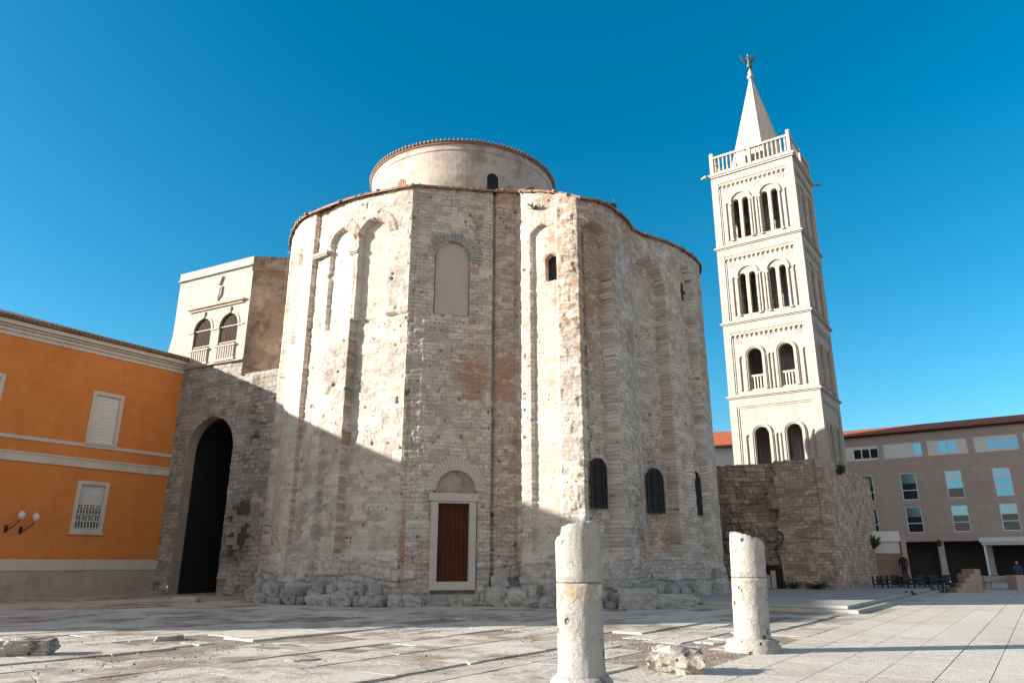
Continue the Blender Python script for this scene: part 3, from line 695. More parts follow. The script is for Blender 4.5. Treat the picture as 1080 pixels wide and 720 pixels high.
weed('weed', 'dark green weed sprouting from the church eave above the tall niche', on_eave(645,220), .5, .45, 40, M['leaf'])
p = on_eave(563,204); weed('weed', 'small dry tuft hanging on the church wall just under its eave near the sunlit niche', (p[0],p[1]-.25,p[2]-1.0), .35, .45, 30, M['drygrass'])

# ================================================================== GATE TOWER beside the orange house
O = Vector((-19.9, 41.65, 0)); GAZ = 117
gate = thing('gate_tower', 'pale loggia storey on a dark rubble gateway with a tall black arch', 'gatehouse', O, GAZ)
def gp(x, y): return on_plane(x, y, O, GAZ)
xa0, xa1 = gp(197,475)[0], gp(245.5,473.5)[0]; za = gp(229,438.5)[1]; xa0b = xa0+.25
XL, XR, XC = -1.3, 5.05, 8.6
zledge = 11.9
s = np.arange(XL, XC, .06); zz_ = np.linspace(0, 13.2, 220); n = len(s)
Zg = np.repeat(zz_[None,:], n, 0); Sg = np.repeat(s[:,None], len(zz_), 1)
tg, jg = coursing(Sg, Zg, .30, .55, 71, .035)
Dg = (tg-.5)*.06-jg*.035+(fbm(Sg,Zg,1.2,8)-.5)*.08
ra = (xa1-xa0)/2; ca = (xa0+xa1)/2; zsa = za-ra
inarch = (Sg > xa0) & (Sg < xa1) & ((Zg < zsa) | (np.hypot(Sg-ca, Zg-zsa) < ra))
qr = np.hypot(Sg-ca, Zg-zsa); rgm = (qr > ra) & (qr < ra+.5) & (Zg > zsa); Dg[rgm] += .05
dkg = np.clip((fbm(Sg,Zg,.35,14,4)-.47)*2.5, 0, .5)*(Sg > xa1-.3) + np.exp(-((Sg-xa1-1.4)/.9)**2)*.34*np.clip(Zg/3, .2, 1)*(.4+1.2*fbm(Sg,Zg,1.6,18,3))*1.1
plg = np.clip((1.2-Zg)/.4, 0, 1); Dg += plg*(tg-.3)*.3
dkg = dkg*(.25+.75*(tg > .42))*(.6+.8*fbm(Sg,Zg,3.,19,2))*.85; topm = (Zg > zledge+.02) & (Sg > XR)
frame_pts = np.stack([s, np.zeros(n)], 1); fn = np.stack([np.zeros(n), -np.ones(n)], 1)
sheet('lower_wall', M['gate'], gate, frame_pts, fn, s, Zg, Dg, {'tone': tg, 'dark': dkg}, inarch | topm, True)
g = MB(); nA = 14                                     # barrel passage behind the arch
prof = [(xa0,0)] + [(ca-ra*math.cos(math.pi*i/nA), zsa+ra*math.sin(math.pi*i/nA)) for i in range(nA+1)] + [(xa1,0)]
jd = .62
for y0, y1, ex in ((-.02, jd, 0),):
    vs = [(x, y0, z) for x, z in prof] + [(x, y1, z) for x, z in prof]; k = len(prof)
    g.add(vs, [(i, i+1, k+i+1, k+i) for i in range(k-1)])
g.build('arch_reveal', M['socle'], gate, recalc=False)
g = MB(); px_ = [(ca+(x-ca)*.94, z*.985) for x, z in prof]; k = len(px_)
g.add([(x, jd-.02, z) for x, z in px_]+[(x, 8, z) for x, z in px_], [(i, i+1, k+i+1, k+i) for i in range(k-1)])
g.add([(x, 8, z) for x, z in px_], [tuple(range(k))]); g.slab([(xa0-.3,-.1),(xa1+.3,-.1),(xa1+.3,za+.4),(xa0-.3,za+.4)], [[(x, z) for x, z in px_]], jd, jd+.1)
g.build('passage', M['black'], gate, recalc=False)  # passage shade is put into the black of its walls
g = MB(); g.box(XR+.02, XC, .05, 3, zledge-.15, zledge); g.build('ledge', M['gate'], gate)
# loggia storey
Z0, Z1 = 12.75, 19.15
w1 = (gp(203.5,370)[0], gp(221.6,368)[0]); w2 = (gp(230.3,366)[0], gp(250,362)[0]); wt1, wt2 = gp(217,336.6)[1], gp(245,330.4)[1]
wz = gp(203,370.5)[1]
# left edge leans out towards the foot like the photograph's buttressed corner
outer = [(-.75,Z0),(XR,Z0),(XR,Z1),(XL,Z1),(XL,15.2),(-1.55,14.0),(-1.75,13.3),(-1.75,Z0)]
h1_ = arch_pts(w1[0],w1[1],wz,wt1-(w1[1]-w1[0])/2,16); h2_ = arch_pts(w2[0],w2[1],wz,wt1-(w2[1]-w2[0])/2,16)
g = MB(); g.slab([(-1.75,Z0),(XR,Z0),(XR,Z1),(XL,Z1),(XL,15.2),(-1.55,14.0)], [h1_, h2_], -.10, .5)
g.add([(XL,.5,Z0),(XL,8,Z0),(XL,8,Z1),(XL,.5,Z1)], [(0,1,2,3)]); g.add([(XL,8,Z0),(XR,8,Z0),(XR,8,Z1),(XL,8,Z1)], [(0,1,2,3)]); g.add([(XL,-.0,Z1),(XR,0,Z1),(XR,8,Z1),(XL,8,Z1)], [(0,1,2,3)])
g.build('loggia_wall', M['gateplaster'], gate, recalc=False)
# stained return wall: turns back towards the church
az_r = 83-GAZ; rx, ry = math.cos(R(az_r)), math.sin(R(-az_r))
g = MB(); Lr = 3.4; e0 = (XR-.002,-.1); e1 = (XR+rx*Lr, -.1+ry*Lr)
g.prism([e0, e1, (e1[0]-.3,e1[1]+.6), (e0[0]-.3, e0[1]+.6)], zledge-.05, Z1-.02); g.build('return_wall', M['gatebrown'], gate)
g = MB(); g.prism([(XR-.04,-.16), (e1[0], e1[1]-.09), (e1[0]-.3,e1[1]+.6), (XR-.3, .5)], Z1-.85, Z1+.06); g.build('parapet', M['gatebrown'], gate)
g = MB(); g.box(XL-.08, XR+.03, -.24, .5, Z1-.52, Z1-.42); g.box(XL-.03, XR+.01, -.16, .5, Z1-.418, Z1+.06)
g.build('cornice', M['gateplaster'], gate, bevel=.02)
g = MB(); hx0, hx1 = gp(201.5,330)[0], gp(260.5,317)[0]; hz = gp(230,323)[1]
g.box(hx0, hx1, -.30, -.09, hz-.02, hz+.10); g.box(hx0+.12, hx1-.12, -.20, -.09, hz-.16, hz-.022); g.build('hood_moulding', M['socle'], gate)
for (a_, b_), hh in ((w1, h1_), (w2, h2_)):
    c_ = (a_+b_)/2; r_ = (b_-a_)/2; zs = wt1-r_
    g = MB(); g.slab(hh, [], .06, .1)
    for i in range(13): x = a_+(b_-a_)*(i+.5)/13; top_ = zs+math.sqrt(max(0, r_*r_-(x-c_)**2)); g.box(x-.035, x+.035, .0, .058, wz, top_-.02)
    win = g.build('loggia_window', M['loggia_shutter'], gate)
    g = MB(); g.box(a_, b_, -.05, -.002, zs-.05, zs+.03); g.build('cross_bar', M['socle'], win)
    g = MB(); g.box(a_, b_, -.05, -.002, wz+.12, wz+.2); g.build('cross_bar', M['socle'], win)
    g = MB(); g.arch_band(c_, zs, r_, r_+.14, -.14, 0, 16); g.box(a_-.14, a_, -.14, 0, zs-.12, zs-.002); g.box(b_, b_+.14, -.14, 0, zs-.12, zs-.002)
    g.box(c_-.09, c_+.09, -.2, -.02, zs+r_+.02, zs+r_+.42); g.build('arch_moulding', M['pale'], win)
    g = MB(); g.box(a_-.06, b_+.06, -.24, -.1, wz-.14, wz-.02); g.box(a_-.06, b_+.06, -.22, -.1, wz-1.02, wz-.88); bw = (b_-a_)/8
    for i in range(8): g.box(a_+bw*(i+.22), a_+bw*(i+.78), -.2, -.1, wz-.878, wz-.142)
    g.build('balustrade', M['pale'], win)
g = MB()
for zz0 in (zs,): g.box(w1[0]-.45, w1[0]-.145, -.15, -.05, zs-.10, zs); g.box(w1[1]+.145, w2[0]-.145, -.15, -.05, zs-.10, zs); g.box(w2[1]+.145, w2[1]+.5, -.15, -.05, zs-.10, zs)
g.box(-1.4, XR, -.16, -.1, 12.78, 12.88); g.build('impost_band', M['pale'], gate)
ax, az_ = gp(232.5,308); g = MB()
g.slab([(ax-.30,az_+.30),(ax-.30,az_-.25),(ax,az_-.62),(ax+.30,az_-.25),(ax+.30,az_+.30)], [], -.2, -.1)
g.slab([(ax-.20,az_+.22),(ax-.20,az_-.2),(ax,az_-.48),(ax+.20,az_-.2),(ax+.20,az_+.22)], [], -.24, -.2)
g.slab([(ax-.08,az_+.42),(ax+.08,az_+.42),(ax+.26,az_+.95),(ax,az_+.8),(ax-.26,az_+.95)], [], -.22, -.1); g.build('coat_of_arms', M['frame'], gate, bevel=.02)

# ================================================================== ORANGE HOUSE
OAZ = 34.5
house = thing('orange_house', 'orange rendered house with white cornice and bands left of the arched gateway', 'house', O, OAZ)
def op(x, y): return on_plane(x, y, O, OAZ)
def loc2(P): d = Vector((P[0]-O.x, P[1]-O.y)); sx, sy = math.sin(R(OAZ)), math.cos(R(OAZ)); return (d.x*sx+d.y*sy, -(d.x*sy-d.y*sx))
ZE = 13.35
xw = -30.0
pe_ = O + Vector((math.sin(R(OAZ)), math.cos(R(OAZ)), 0))*xw + Vector((-.9925,.122,0))*27
pf_ = O + Vector((math.sin(R(OAZ)), math.cos(R(OAZ)), 0))*xw + Vector((math.cos(R(OAZ)), -math.sin(R(OAZ)), 0))*2.5
xw0 = xw; xw = -24.5
foot = [(.0,0), (xw,0), (xw,-2.5), (xw0,-2.5), loc2(pe_), loc2(pe_+Vector((6,20,0))), (-3.,17), (0,17)]  # unseen wing and skewed end shaped to cast the shadow on the square
wins_o = []
UL = (op(99,411.5)[0], op(131.8,416.4)[0], op(89,469)[1], op(99,411.5)[1]); LL = (op(82.5,506)[0], op(116,508.6)[0], op(72,561)[1], op(82.5,506)[1])
pit = UL[0]-(op(7,392)[0]-(UL[1]-UL[0]))
spots_u = [(UL[0]-pit*i, UL[1]-pit*i, UL[2], UL[3]) for i in range(3)]
spots_l = [(LL[0]-2*pit*i, LL[1]-2*pit*i, LL[2], LL[3]) for i in range(2)]
hol = [rect(a+.16, b-.16, c+.16, d-.16) for a, b, c, d in spots_u+spots_l]
g = MB(); g.slab([(xw,1.80),(0,1.80),(0,ZE-.3),(xw,ZE-.3)], hol, 0, .45)
f_ = foot
for i in range(1, len(f_)):   # end and rear walls
    p, q = f_[i], f_[(i+1) % len(f_)]; g.add([(*p,0),(*q,0),(*q,ZE-.1),(*p,ZE-.1)], [(0,1,2,3)])
g.build('wall', M['orange'], house, recalc=False)
g = MB(); g.box(xw, -.0, -.06, .4, -.05, 1.28); g.build('socle', M['socle'], house)
g = MB(); g.box(xw, .0, -.09, .4, 1.282, 1.80); g.build('base_course', M['trim'], house)
zb1, zb2 = op(177,480.3)[1], op(175,499.7)[1]
g = MB(); g.box(xw, 0, -.05, .2, 7.50, 7.68); g.build('sill_band', M['trim'], house, bevel=.01)
g = MB(); g.box(xw, 0, -.07, .2, 6.42, 6.80); g.box(xw, 0, -.10, .2, 6.802, 6.90); g.build('floor_band', M['trim'], house, bevel=.01)
g = MB()
for (y, z0, z1) in ((-.06,ZE-.82,ZE-.62),(-.14,ZE-.618,ZE-.44),(-.26,ZE-.438,ZE-.33),(-.42,ZE-.328,ZE-.10)): g.box(xw, .12, y, .3, z0, z1)
g.build('cornice', M['trim'], house, bevel=.02)
inner = []
cen = Vector((sum(p[0] for p in foot)/len(foot), sum(p[1] for p in foot)/len(foot)))
g = MB(); n = len(foot); ov = []
for i, p in enumerate(foot):
    d = (Vector(p)-cen).normalized(); ov.append((p[0]+d.x*.0, p[1]-.56 if i < 2 else p[1]))
ov[0] = (.14, -.56); q_ = [(p[0]+(cen.x-p[0])*.45, p[1]+(cen.y-p[1])*.45) for p in ov]
g.add([(*p,ZE-.10) for p in ov]+[(*p,ZE+.03) for p in ov]+[(*p,ZE+1.7) for p in q_],
      [(i,(i+1)%n,n+(i+1)%n,n+i) for i in range(n)]+[(n+i,n+(i+1)%n,2*n+(i+1)%n,2*n+i) for i in range(n)]+[tuple(range(2*n,3*n))])
roof_o = g.build('roof', M['oldtile'], house, recalc=False)
g = MB(); x = xw
while x < .1: g.tube([(x,-.62,ZE+.02),(x,.5,ZE+.30)], .085, 6); x += .23
g.build('tile_eave', M['oldtile'], roof_o, smooth=True)
for (a, b, c, d), up in [(q, 1) for q in spots_u]+[(q, 0) for q in spots_l]:
    g = MB(); g.slab(rect(a,b,c,d), [rect(a+.2,b-.2,c+.2,d-.2)], -.05, .14)
    if not up: g.box(a-.06, b+.06, -.10, .1, c-.10, c-.002)
    win = g.build('window', M['trim'], house, bevel=.01)
    if up:
        g = MB(); nz = 26; hz_s = (d-c-.4)/nz
        for i in range(nz): g.box(a+.2, b-.2, .06+.012*(i % 2), .1, c+.2+hz_s*i, c+.2+hz_s*(i+1)-.006)
        g.build('roller_shutter', M['shutter'], win)
    else:
        g = MB(); g.box(a+.2, b-.2, .16, .2, c+.2, d-.2); g.build('pane', M['greyglass'], win)
        m_ = (a+b)/2; zt = c+.2+(d-c-.4)*.55
        g = MB(); g.box(a+.2, b-.2, .12, .155, zt, d-.2); g.build('curtain', M['shutter'], win)
        g = MB()
        for t in np.linspace(a+.2, b-.2, 9): g.tube([(t,.06,c+.2),(t,.06,d-.2)], .016, 5)
        for t in np.linspace(c+.25, d-.25, 7): g.tube([(a+.2,.06,t),(b-.2,.06,t)], .013, 5)
        for i in range(4):
            for j in range(3):
                cx_, cz_ = a+.2+(b-a-.4)*(i+.5)/4, c+.45+(d-c-.9)*(j+.5)/3
                g.tube([(cx_+.12*math.cos(t), .06, cz_+.2*math.sin(t)) for t in np.linspace(0, 6.283, 10)], .012, 4)
        g.build('grille', M['white'], win)
# the two globe lamps
def wall_lamp(px, py, label):
    x, z = on_plane(px, py, O + Vector((math.sin(R(OAZ+90)),math.cos(R(OAZ+90)),0))*.55, OAZ)
    t = thing('wall_lamp', label, 'lamp', O, OAZ, 'pair of globe lamps on the orange wall')
    g = MB(); g.tube([(x-.35,0,z-.62),(x-.33,-.25,z-.66),(x-.22,-.45,z-.52),(x-.08,-.55,z-.32),(x,-.55,z-.2)], .026, 8); g.box(x-.42,x-.28,-.04,.01,z-.78,z-.46); g.build('arm', M['iron'], t, smooth=False)
    g = MB(); g.lathe([(.02,-.22),(.10,-.16),(.14,-.08),(.16,.02),(.135,.10),(.07,.16),(.03,.18),(.04,.2),(.02,.24)], 18); g.v = [(p[0]+x, p[1]-.55, p[2]+z) for p in g.v]; g.build('globe', M['frost'], t, smooth=True)
wall_lamp(22.8, 543, 'left globe wall lamp of the pair on the orange wall, farther from the barred window')
wall_lamp(38, 545, 'right globe wall lamp of the pair on the orange wall, nearer the barred window')

# ================================================================== BELL TOWER
t0 = at_y(770.7, 488, 60); T0 = Vector((t0.x, 60, 0)) + dB*.18
TW, TD = 7.42, 6.9
tower = thing('bell_tower', 'tall white square bell tower with paired arched windows and a pointed spire', 'bell tower', T0, AZB)
TILT = .0105; tower.rotation_euler = (0, TILT, R(90-AZB))        # the shaft leans a touch to the right
def tp(x, y): return on_plane(x, y, T0, AZB)
ZC = [tp(767,421)[1], tp(760,344)[1], tp(752,265.5)[1], tp(748.5,189)[1]]        # cornice heights
lv = [0.0] + ZC
class Pieces(list):
    m = Matrix.Identity(4)
    def new(s, name): g = MB(); g.m = s.m; s.append((name, g)); return g
def storey(z0, z1, kind, width, depth_y, mm, mb, cols, orn=True, ins=0.):
    """one face of one storey in its own frame: wall plate with openings, recessed panel, colonettes"""
    H = z1-z0; holes = []; mb.m = mm; cols.m = mm
    ctr = (width*.335, width*.685)
    if kind == 2:                                   # paired lights under one round arch
        zo, zsp = z0+H*.10, z0+H*.60
        for c in ctr:
            for sg in (-1, 1):
                holes.append(arch_pts(c+sg*.44-.30, c+sg*.44+.30, zo, zsp-.05, 8))
    else:
        zo, zsp = (z0+H*.085, z0+H*(.54 if z0 > 8 else .66))
        for c in ctr: holes.append(arch_pts(c-.62, c+.62, zo, zsp, 12))
    mb.slab(rect(.13+ins, width-.13-ins, z0, z1), holes, .12, .50)
    # raised border round the sunk panel
    pe = .62; ztop = z1-.80
    mb.slab(rect(ins, width-ins, z0, z1), [rect(pe, width-pe, z0+.02, ztop)], 0, .118)
    mb.slab(rect(pe, width-pe, z0+.02, ztop), [rect(pe+.14, width-pe-.14, z0+.03, ztop-.14)], .06, .119)
    if not orn: return ctr, zo, zsp
    for c in ctr:
        w = cols.new('window_surround')
        if kind == 2:
            w.arch_band(c, zsp, .80, .98, -.02, .121, 16); w.arch_band(c, zsp, .979, 1.06, .02, .121, 16)
            for sg in (-1, 1): w.tube([(c+sg*.89,.05,zo),(c+sg*.89,.05,zsp-.22)], .085, 8); w.box(c+sg*.89-.14, c+sg*.89+.14, -.05, .121, zsp-.221, zsp+.002); w.box(c+sg*.89-.13, c+sg*.89+.13, -.05, .121, zo-.12, zo)
            w = cols.new('middle_colonette')
            w.tube([(c,.32,zo+.19),(c,.32,zsp-.41)], .075, 8); w.box(c-.13, c+.13, .2, .46, zo, zo+.2); w.prism([(c-.09,.2),(c+.09,.2),(c+.15,.62),(c-.15,.62)], zsp-.42, zsp-.04)
        else:
            for r0, r1, y in ((.62,.74,.02),(.739,.86,-.05),(.859,.92,.02)):
                w.arch_band(c, zsp, r0, r1, y, .121, 16)
                for sg in (-1, 1):
                    x = c+sg*(r0+r1)/2; w.box(min(x-.06,x+.06), max(x-.06,x+.06), y, .121, zo, zsp+.002)
    for x in (ctr[0]-1.33, (ctr[0]+ctr[1])/2-.17, (ctr[0]+ctr[1])/2+.17, ctr[1]+1.33):    # slim shafts between
        w = cols.new('colonette'); w.tube([(x,.05,zo),(x,.05,zsp-.09)], .075, 8); w.box(x-.12, x+.12, -.03, .121, zsp-.1, zsp+.06)
    # hanging arch frieze below the cornice
    if z0 < 8: return ctr, zo, zsp
    nfr = int(width*2.1); w = cols.new('arch_frieze')
    for i in range(nfr):
        x = pe+(width-2*pe)*(i+.5)/nfr; r = (width-2*pe)/nfr/2
        w.arch_band(x, ztop-.36, r*.55, r*1.02, -.035, .02, 6); w.box(x-r-.035, x-r+.035, -.036, .02, ztop-.52, ztop-.358)
    return ctr, zo, zsp
mats = [Matrix.Identity(4), Matrix.Translation((TW,0,0)) @ Matrix.Rotation(math.pi/2, 4, 'Z'),
        Matrix.Translation((TW,TD,0)) @ Matrix.Rotation(math.pi, 4, 'Z'), Matrix.Translation((0,TD,0)) @ Matrix.Rotation(-math.pi/2, 4, 'Z')]
wl = [TW, TD, TW, TD]
ztopw = ZC[3]
for k in range(4):
    z0, z1 = lv[k] if k else 4.0, lv[k+1]
    mb, cols = MB(), Pieces(); kind = 1 if k < 2 else 2; ws = []
    for fi in range(4):
        zz0 = (z0 if k else 5.6)
        ctr, zo, zsp = storey(zz0, z1, kind, wl[fi], 0, mats[fi], mb, cols, fi < 2, .121*(fi % 2)); ws.append((fi, ctr, zo, zsp))
    st = mb.build('storey', M['tower'], tower)
    for nm_, q_g in cols: q_g.build(nm_, M['pale'], st)
    g = MB(); g.box(.1, TW-.1, .1, TD-.1, z1-.25, z1-.05); g.build('floor', M['tower'], st)
    # window infill per opening: parapets, scaffolding poles
    for fi, ctr, zo, zsp in ws[:2]:
        for c in ctr:
            g = MB(); g.m = mats[fi]
            if k == 1:
                g.box(c-.62, c+.62, .2, .34, zo+1.15, zo+1.32); g.box(c-.62, c+.62, .2, .34, zo, zo+.1)
                for i in range(5): g.box(c-.55+.26*i, c-.55+.26*i+.12, .22, .32, zo+.1, zo+1.15)
                g.build('window_balustrade', M['pale'], st)
            elif k == 0:
                g.slab(arch_pts(c-.60,c+.60,zo,zsp,10), [arch_pts(c-.46,c+.46,zo+.05,zsp,10)], .5, .6); g.box(c-.46, c+.46, .52, .58, zo+1.9, zo+2.0); g.build('window_frame', M['dark'], st)
            else:
                for sg in (-1, 1):
                    for i in range(3): z = zo+.5+1.1*i; g.tube([(c+sg*.44-.3,.5,z),(c+sg*.44+.3,.5,z+.1*((i+fi) % 2))], .03, 5)
                    g.tube([(c+sg*.44+.12*sg,.55,zo),(c+sg*.44+.12*sg,.55,zsp-.3)], .035, 5)
                g.tube([(c-.74,.52,zo+1.2),(c-.14,.52,zo+2.1)], .03, 5); g.build('bell_frame', M['dark'], st)
    if k:
        for sx in (.27, .5, .73):                    # coloured marble inlays above the arches
            g = MB(); x = TW*sx if sx != .5 else (ctr[0]+ctr[1])/2*1.0; zc = z0+(z1-z0)*.80; x = {.27:TW*.16,.5:TW*.51,.73:TW*.84}[sx]
            if sx == .5: g.slab([(x,zc-.5),(x+.5,zc),(x,zc+.5),(x-.5,zc)], [], .105, .14)
            else: g.slab(rect(x-.28,x+.28,zc-.45,zc+.45), [], .105, .14)
            g.build('marble_inlay', M['rose'], st)
for zc in ZC[:3]:
    g = MB(); g.box(-.10, TW+.10, -.10, TD+.10, zc-.08, zc+.02); g.box(-.20, TW+.20, -.20, TD+.20, zc+.022, zc+.14); g.box(-.08, TW+.08, -.08, TD+.08, zc+.142, zc+.24)
    g.build('cornice', M['pale'], tower, bevel=.02)
g = MB(); zc = ztopw; g.box(-.14, TW+.14, -.14, TD+.14, zc-.1, zc+.06); g.box(-.22, TW+.22, -.22, TD+.22, zc+.062, zc+.30); g.build('top_cornice', M['pale'], tower, bevel=.02)
# dark core so the windows look into a real room, bells inside
g = MB(); g.box(TW*.36, TW*.64, TD*.40, TD*.66, 5.6, ZC[3]-.3); g.build('inner_core', M['plaster'], tower)
for c in (.33, .68):
    for zc in (ZC[2]+3.6,):
        g = MB(); g.lathe([(.02,0),(.12,-.02),(.30,-.25),(.36,-.7),(.52,-1.0),(.50,-1.02),(.3,-.9)], 16); g.v = [(p[0]+TW*c, p[1]+1.6, p[2]+zc) for p in g.v]; g.build('bell', M['bronze'], tower, smooth=True)
# parapet
bz0, bz1 = zc_ , _ = (ztopw+.30, ztopw+2.25)
for fi in range(4):
    g = MB(); g.m = mats[fi]; Wd = wl[fi]
    g.m = g.m @ Matrix.Translation((0,.20,0))
    g.box(.1, Wd-.1, -.18, .06, bz0, bz0+.22); g.box(.1, Wd-.1, -.20, .08, bz1-.28, bz1-.06)
    for x in (.06, Wd*.5-.14, Wd-.32): g.box(x, x+.28, -.23, .11, bz0+.002, bz1+(.35 if x != Wd*.5-.14 else .0))
    nb_ = 18
    for i in range(nb_):
        x = .3+(Wd-.6)*(i+.5)/nb_
        if abs(x-Wd*.5) < .22: continue
        if fi == 0 and i in (6, 7): g.box(x-.19, x+.19, -.12, 0, bz0+.22, bz1-.28); continue
        g.lathe([(.06,bz0+.22),(.10,bz0+.45),(.06,bz0+.85),(.09,bz0+1.2),(.06,bz1-.28)], 7, x, -.06)
    g.build('parapet', M['pale'], tower, recalc=False)
for x, y in ((-.32,-.32),(TW+.32,TD+.2)):
    g = MB(); g.tube([(x,y,ztopw+.15),(x+(-.5 if x < 0 else .5),y,ztopw+.02)], .16, 8, .09); g.build('gargoyle', M['rubble'], tower)
# spire
cx_, cy_ = TW/2, TD/2; zb_ = ztopw+.3; tip = at_y(786.5, 73, T0.y).z+.9
zt_tip = on_plane(786.5, 73, T0 + dB*cx_ + dA*cy_, AZB)[1]
spr = []; Rb = 2.78
for i in range(8):
    a = math.pi/8 + math.pi/4*i; spr.append((cx_+Rb*math.cos(a), cy_+Rb*math.sin(a)))
g = MB(); g.prism(spr, zb_, zb_+1.0)
g.add([(*p,zb_+1.0) for p in spr]+[(cx_+(p[0]-cx_)*.05, cy_+(p[1]-cy_)*.055, zt_tip-1.3) for p in spr], [(i,(i+1)%8,8+(i+1)%8,8+i) for i in range(8)])
spire = g.build('spire', M['tower'], tower, recalc=False)
g = MB(); g.lathe([(.16,zt_tip-1.35),(.34,zt_tip-1.15),(.34,zt_tip-1.0),(.18,zt_tip-.9),(.24,zt_tip-.6),(.1,zt_tip-.35),(.05,zt_tip-.1),(.05,zt_tip)], 10, cx_, cy_); g.build('finial', M['pale'], spire, smooth=True)
ang = thing('angel_statue', 'small dark bronze angel with spread wings on the tip of the spire', 'statue', T0 + dB*(cx_+zt_tip*math.sin(TILT)) + dA*cy_ + Vector((0,0,zt_tip-cx_*math.sin(TILT))), 90); ang.scale = (.8,.8,.85)
g = MB(); g.lathe([(.30,0),(.34,.15),(.24,.6),(.16,1.0),(.22,1.25),(.24,1.42),(.10,1.56),(.08,1.62),(.15,1.72),(.16,1.84),(.10,1.97),(.02,2.0)], 14); g.tube([(.18,0,1.42),(.45,-.1,1.62),(.62,-.15,1.98)], .07, 7, .045); g.tube([(-.18,0,1.4),(-.36,-.18,1.2),(-.3,-.34,1.05)], .07, 7, .05)
g.build('figure', M['bronze'], ang, smooth=True)
for sg in (-1, 1):
    g = MB(); pr = [(.08,1.15),(.42,1.30),(.78,1.62),(1.05,2.02),(.98,1.62),(.72,1.12),(.45,.8),(.2,.72)]
    g.slab([(sg*x,z) for x, z in pr], [], .10, .2); g.build('wing', M['bronze'], ang)

# ================================================================== RUINED WALL under the tower
RZ = 7.55
RP = Vector((18.35, 42.1, 0)); FAZ = 122
ruin = thing('ruined_wall_block', 'dark brown brick and rubble wall block standing in front of the white bell tower', 'wall', RP, FAZ)
def rp(x, y): return on_plane(x, y, RP, FAZ)
FL, RL = 12.5, 14.2
sF = np.arange(-FL, 0, .06); ang_r = AZA-FAZ
dR = np.array([math.cos(R(ang_r)), -math.sin(R(ang_r))]); sR = np.arange(0, RL+.06, .06)
PF = np.stack([sF, np.zeros(len(sF))], 1); PR_ = sR[:,None]*dR[None,:]
P_ = np.concatenate([PF, PR_]); N_ = np.concatenate([np.tile([0,-1.], (len(sF),1)), np.tile([dR[1],-dR[0]], (len(sR),1))])
iF = len(sF); mt = (N_[0]+N_[-1]); mt /= np.linalg.norm(mt); N_[iF-1] = N_[iF] = mt*1.25
sAll = np.concatenate([sF, sR+.06]); kz = 126
topv = RZ + (np.array([noise.noise(Vector((q*.9,1.3,0)))*.10+noise.noise(Vector((q*3.1,7,0)))*.07 for q in sAll]))
topv += np.where(sAll < rp(815,486)[0], -.05, 0)
Zr = np.linspace(0, 1, kz)[None,:]*topv[:,None]; Sr = np.repeat(sAll[:,None], kz, 1)
tr, jr = coursing(Sr, Zr, .235, .50, 91, .035)
Dr = (tr-.5)*.045 - jr*.03 + (fbm(Sr,Zr,1.0,33)-.5)*.05
x_off = rp(815,520)[0]; x_b = rp(862,520)[0]
seam = x_off + (fbm(Sr*0, Zr, 1.3, 35)-.5)*1.0
Dr += np.where((Sr < seam), -.16, 0); Dr += np.where((Sr > x_b) & (Sr < 0) & (Zr > 2.9), .10, 0)
rubz = (Sr < seam+.1); tr3, jr3 = coursing(Sr, Zr, .34, .5, 95, .06); Dr += np.where(rubz, (tr3-.5)*.14-jr3*.10, 0)
dkr = np.where(rubz,   .12+jr3*.12, .04*(Sr < 0)) + np.exp(-((Sr-seam)/.3)**2)*.12 + np.clip((fbm(Sr,Zr,.4,37)-.52)*2, 0, .22)
dkr = np.where(Sr > .03, dkr*.25, dkr)  # right face lightened: its reflected light is put into the colour
sheet('wall', M['ruin'], ruin, P_, N_, sAll, Zr, Dr, {'tone': np.where(rubz, tr3, tr), 'dark': dkr})
g = MB(); e = PR_[-1]; g.prism([(-FL,.62),(-.12,.12),(e[0]-.15,e[1]+.0),(e[0]-9,e[1]+4),(-FL,7)], RZ-1.2, RZ-.35); g.build('wall_top', M['ruin_top'] if 'ruin_top' in M else M['earth'], ruin)
# fragments set in the broken seam
for (px, py, w, h_) in ((813,515,.6,.55),(816,527,.6,1.0),(813,566,.55,.45)):
    x, z = rp(px, py); o = rock('carved_block', (w,.8,h_), M['ruinblock'], ruin, seed=px, amp=.3, sub=5, boxy=.62); o.location = (x, -.02, z)
nx, nz = rp(815,607); g = MB(); g.box(nx-.75, nx+.6, -.05, .4, TZ, TZ+1.3); g.build('niche', M['black'], ruin)  # solid black box, no hollow: the recess's shade is its colour
g = MB(); g.box(nx-.72, nx-.1, -.3, -.06, TZ, TZ+.75); g.box(nx-.05, nx+.2, -.32, -.06, TZ, TZ+1.0); g.build('niche_slab', M['frame'], ruin, bevel=.03)
fr_ = lambda px, py: RP + Vector((math.sin(R(FAZ)), math.cos(R(FAZ)), 0))*rp(px, py)[0] - Vector((math.cos(R(FAZ)), -math.sin(R(FAZ)), 0))*-.0
def by_front(px, d=.35):
    x = rp(px, 615)[0]; a = Vector((math.sin(R(FAZ)), math.cos(R(FAZ)), 0)); nrm = Vector((-math.cos(R(FAZ)), math.sin(R(FAZ)), 0))*-1
    nrm = Vector((math.cos(R(FAZ)), -math.sin(R(FAZ)), 0)); nrm = nrm if nrm.y < 0 else -nrm
    return RP + a*x + nrm*d + Vector((0,0,TZ))
weed('weed', 'low dark weeds at the foot of the wall block, beside its dark niche', by_front(838), .5, .6, 60, M['leaf'])
weed('weed', 'low dark weeds at the foot of the wall block near its lit corner', by_front(862), .45, .8, 60, M['leaf'])
pr = RP + dA*3.4; weed('weed', 'green tuft sprouting from the top edge of the wall block', (pr.x+.12, pr.y-.1, RZ-.7), .9, .5, 40, M['leaf'])

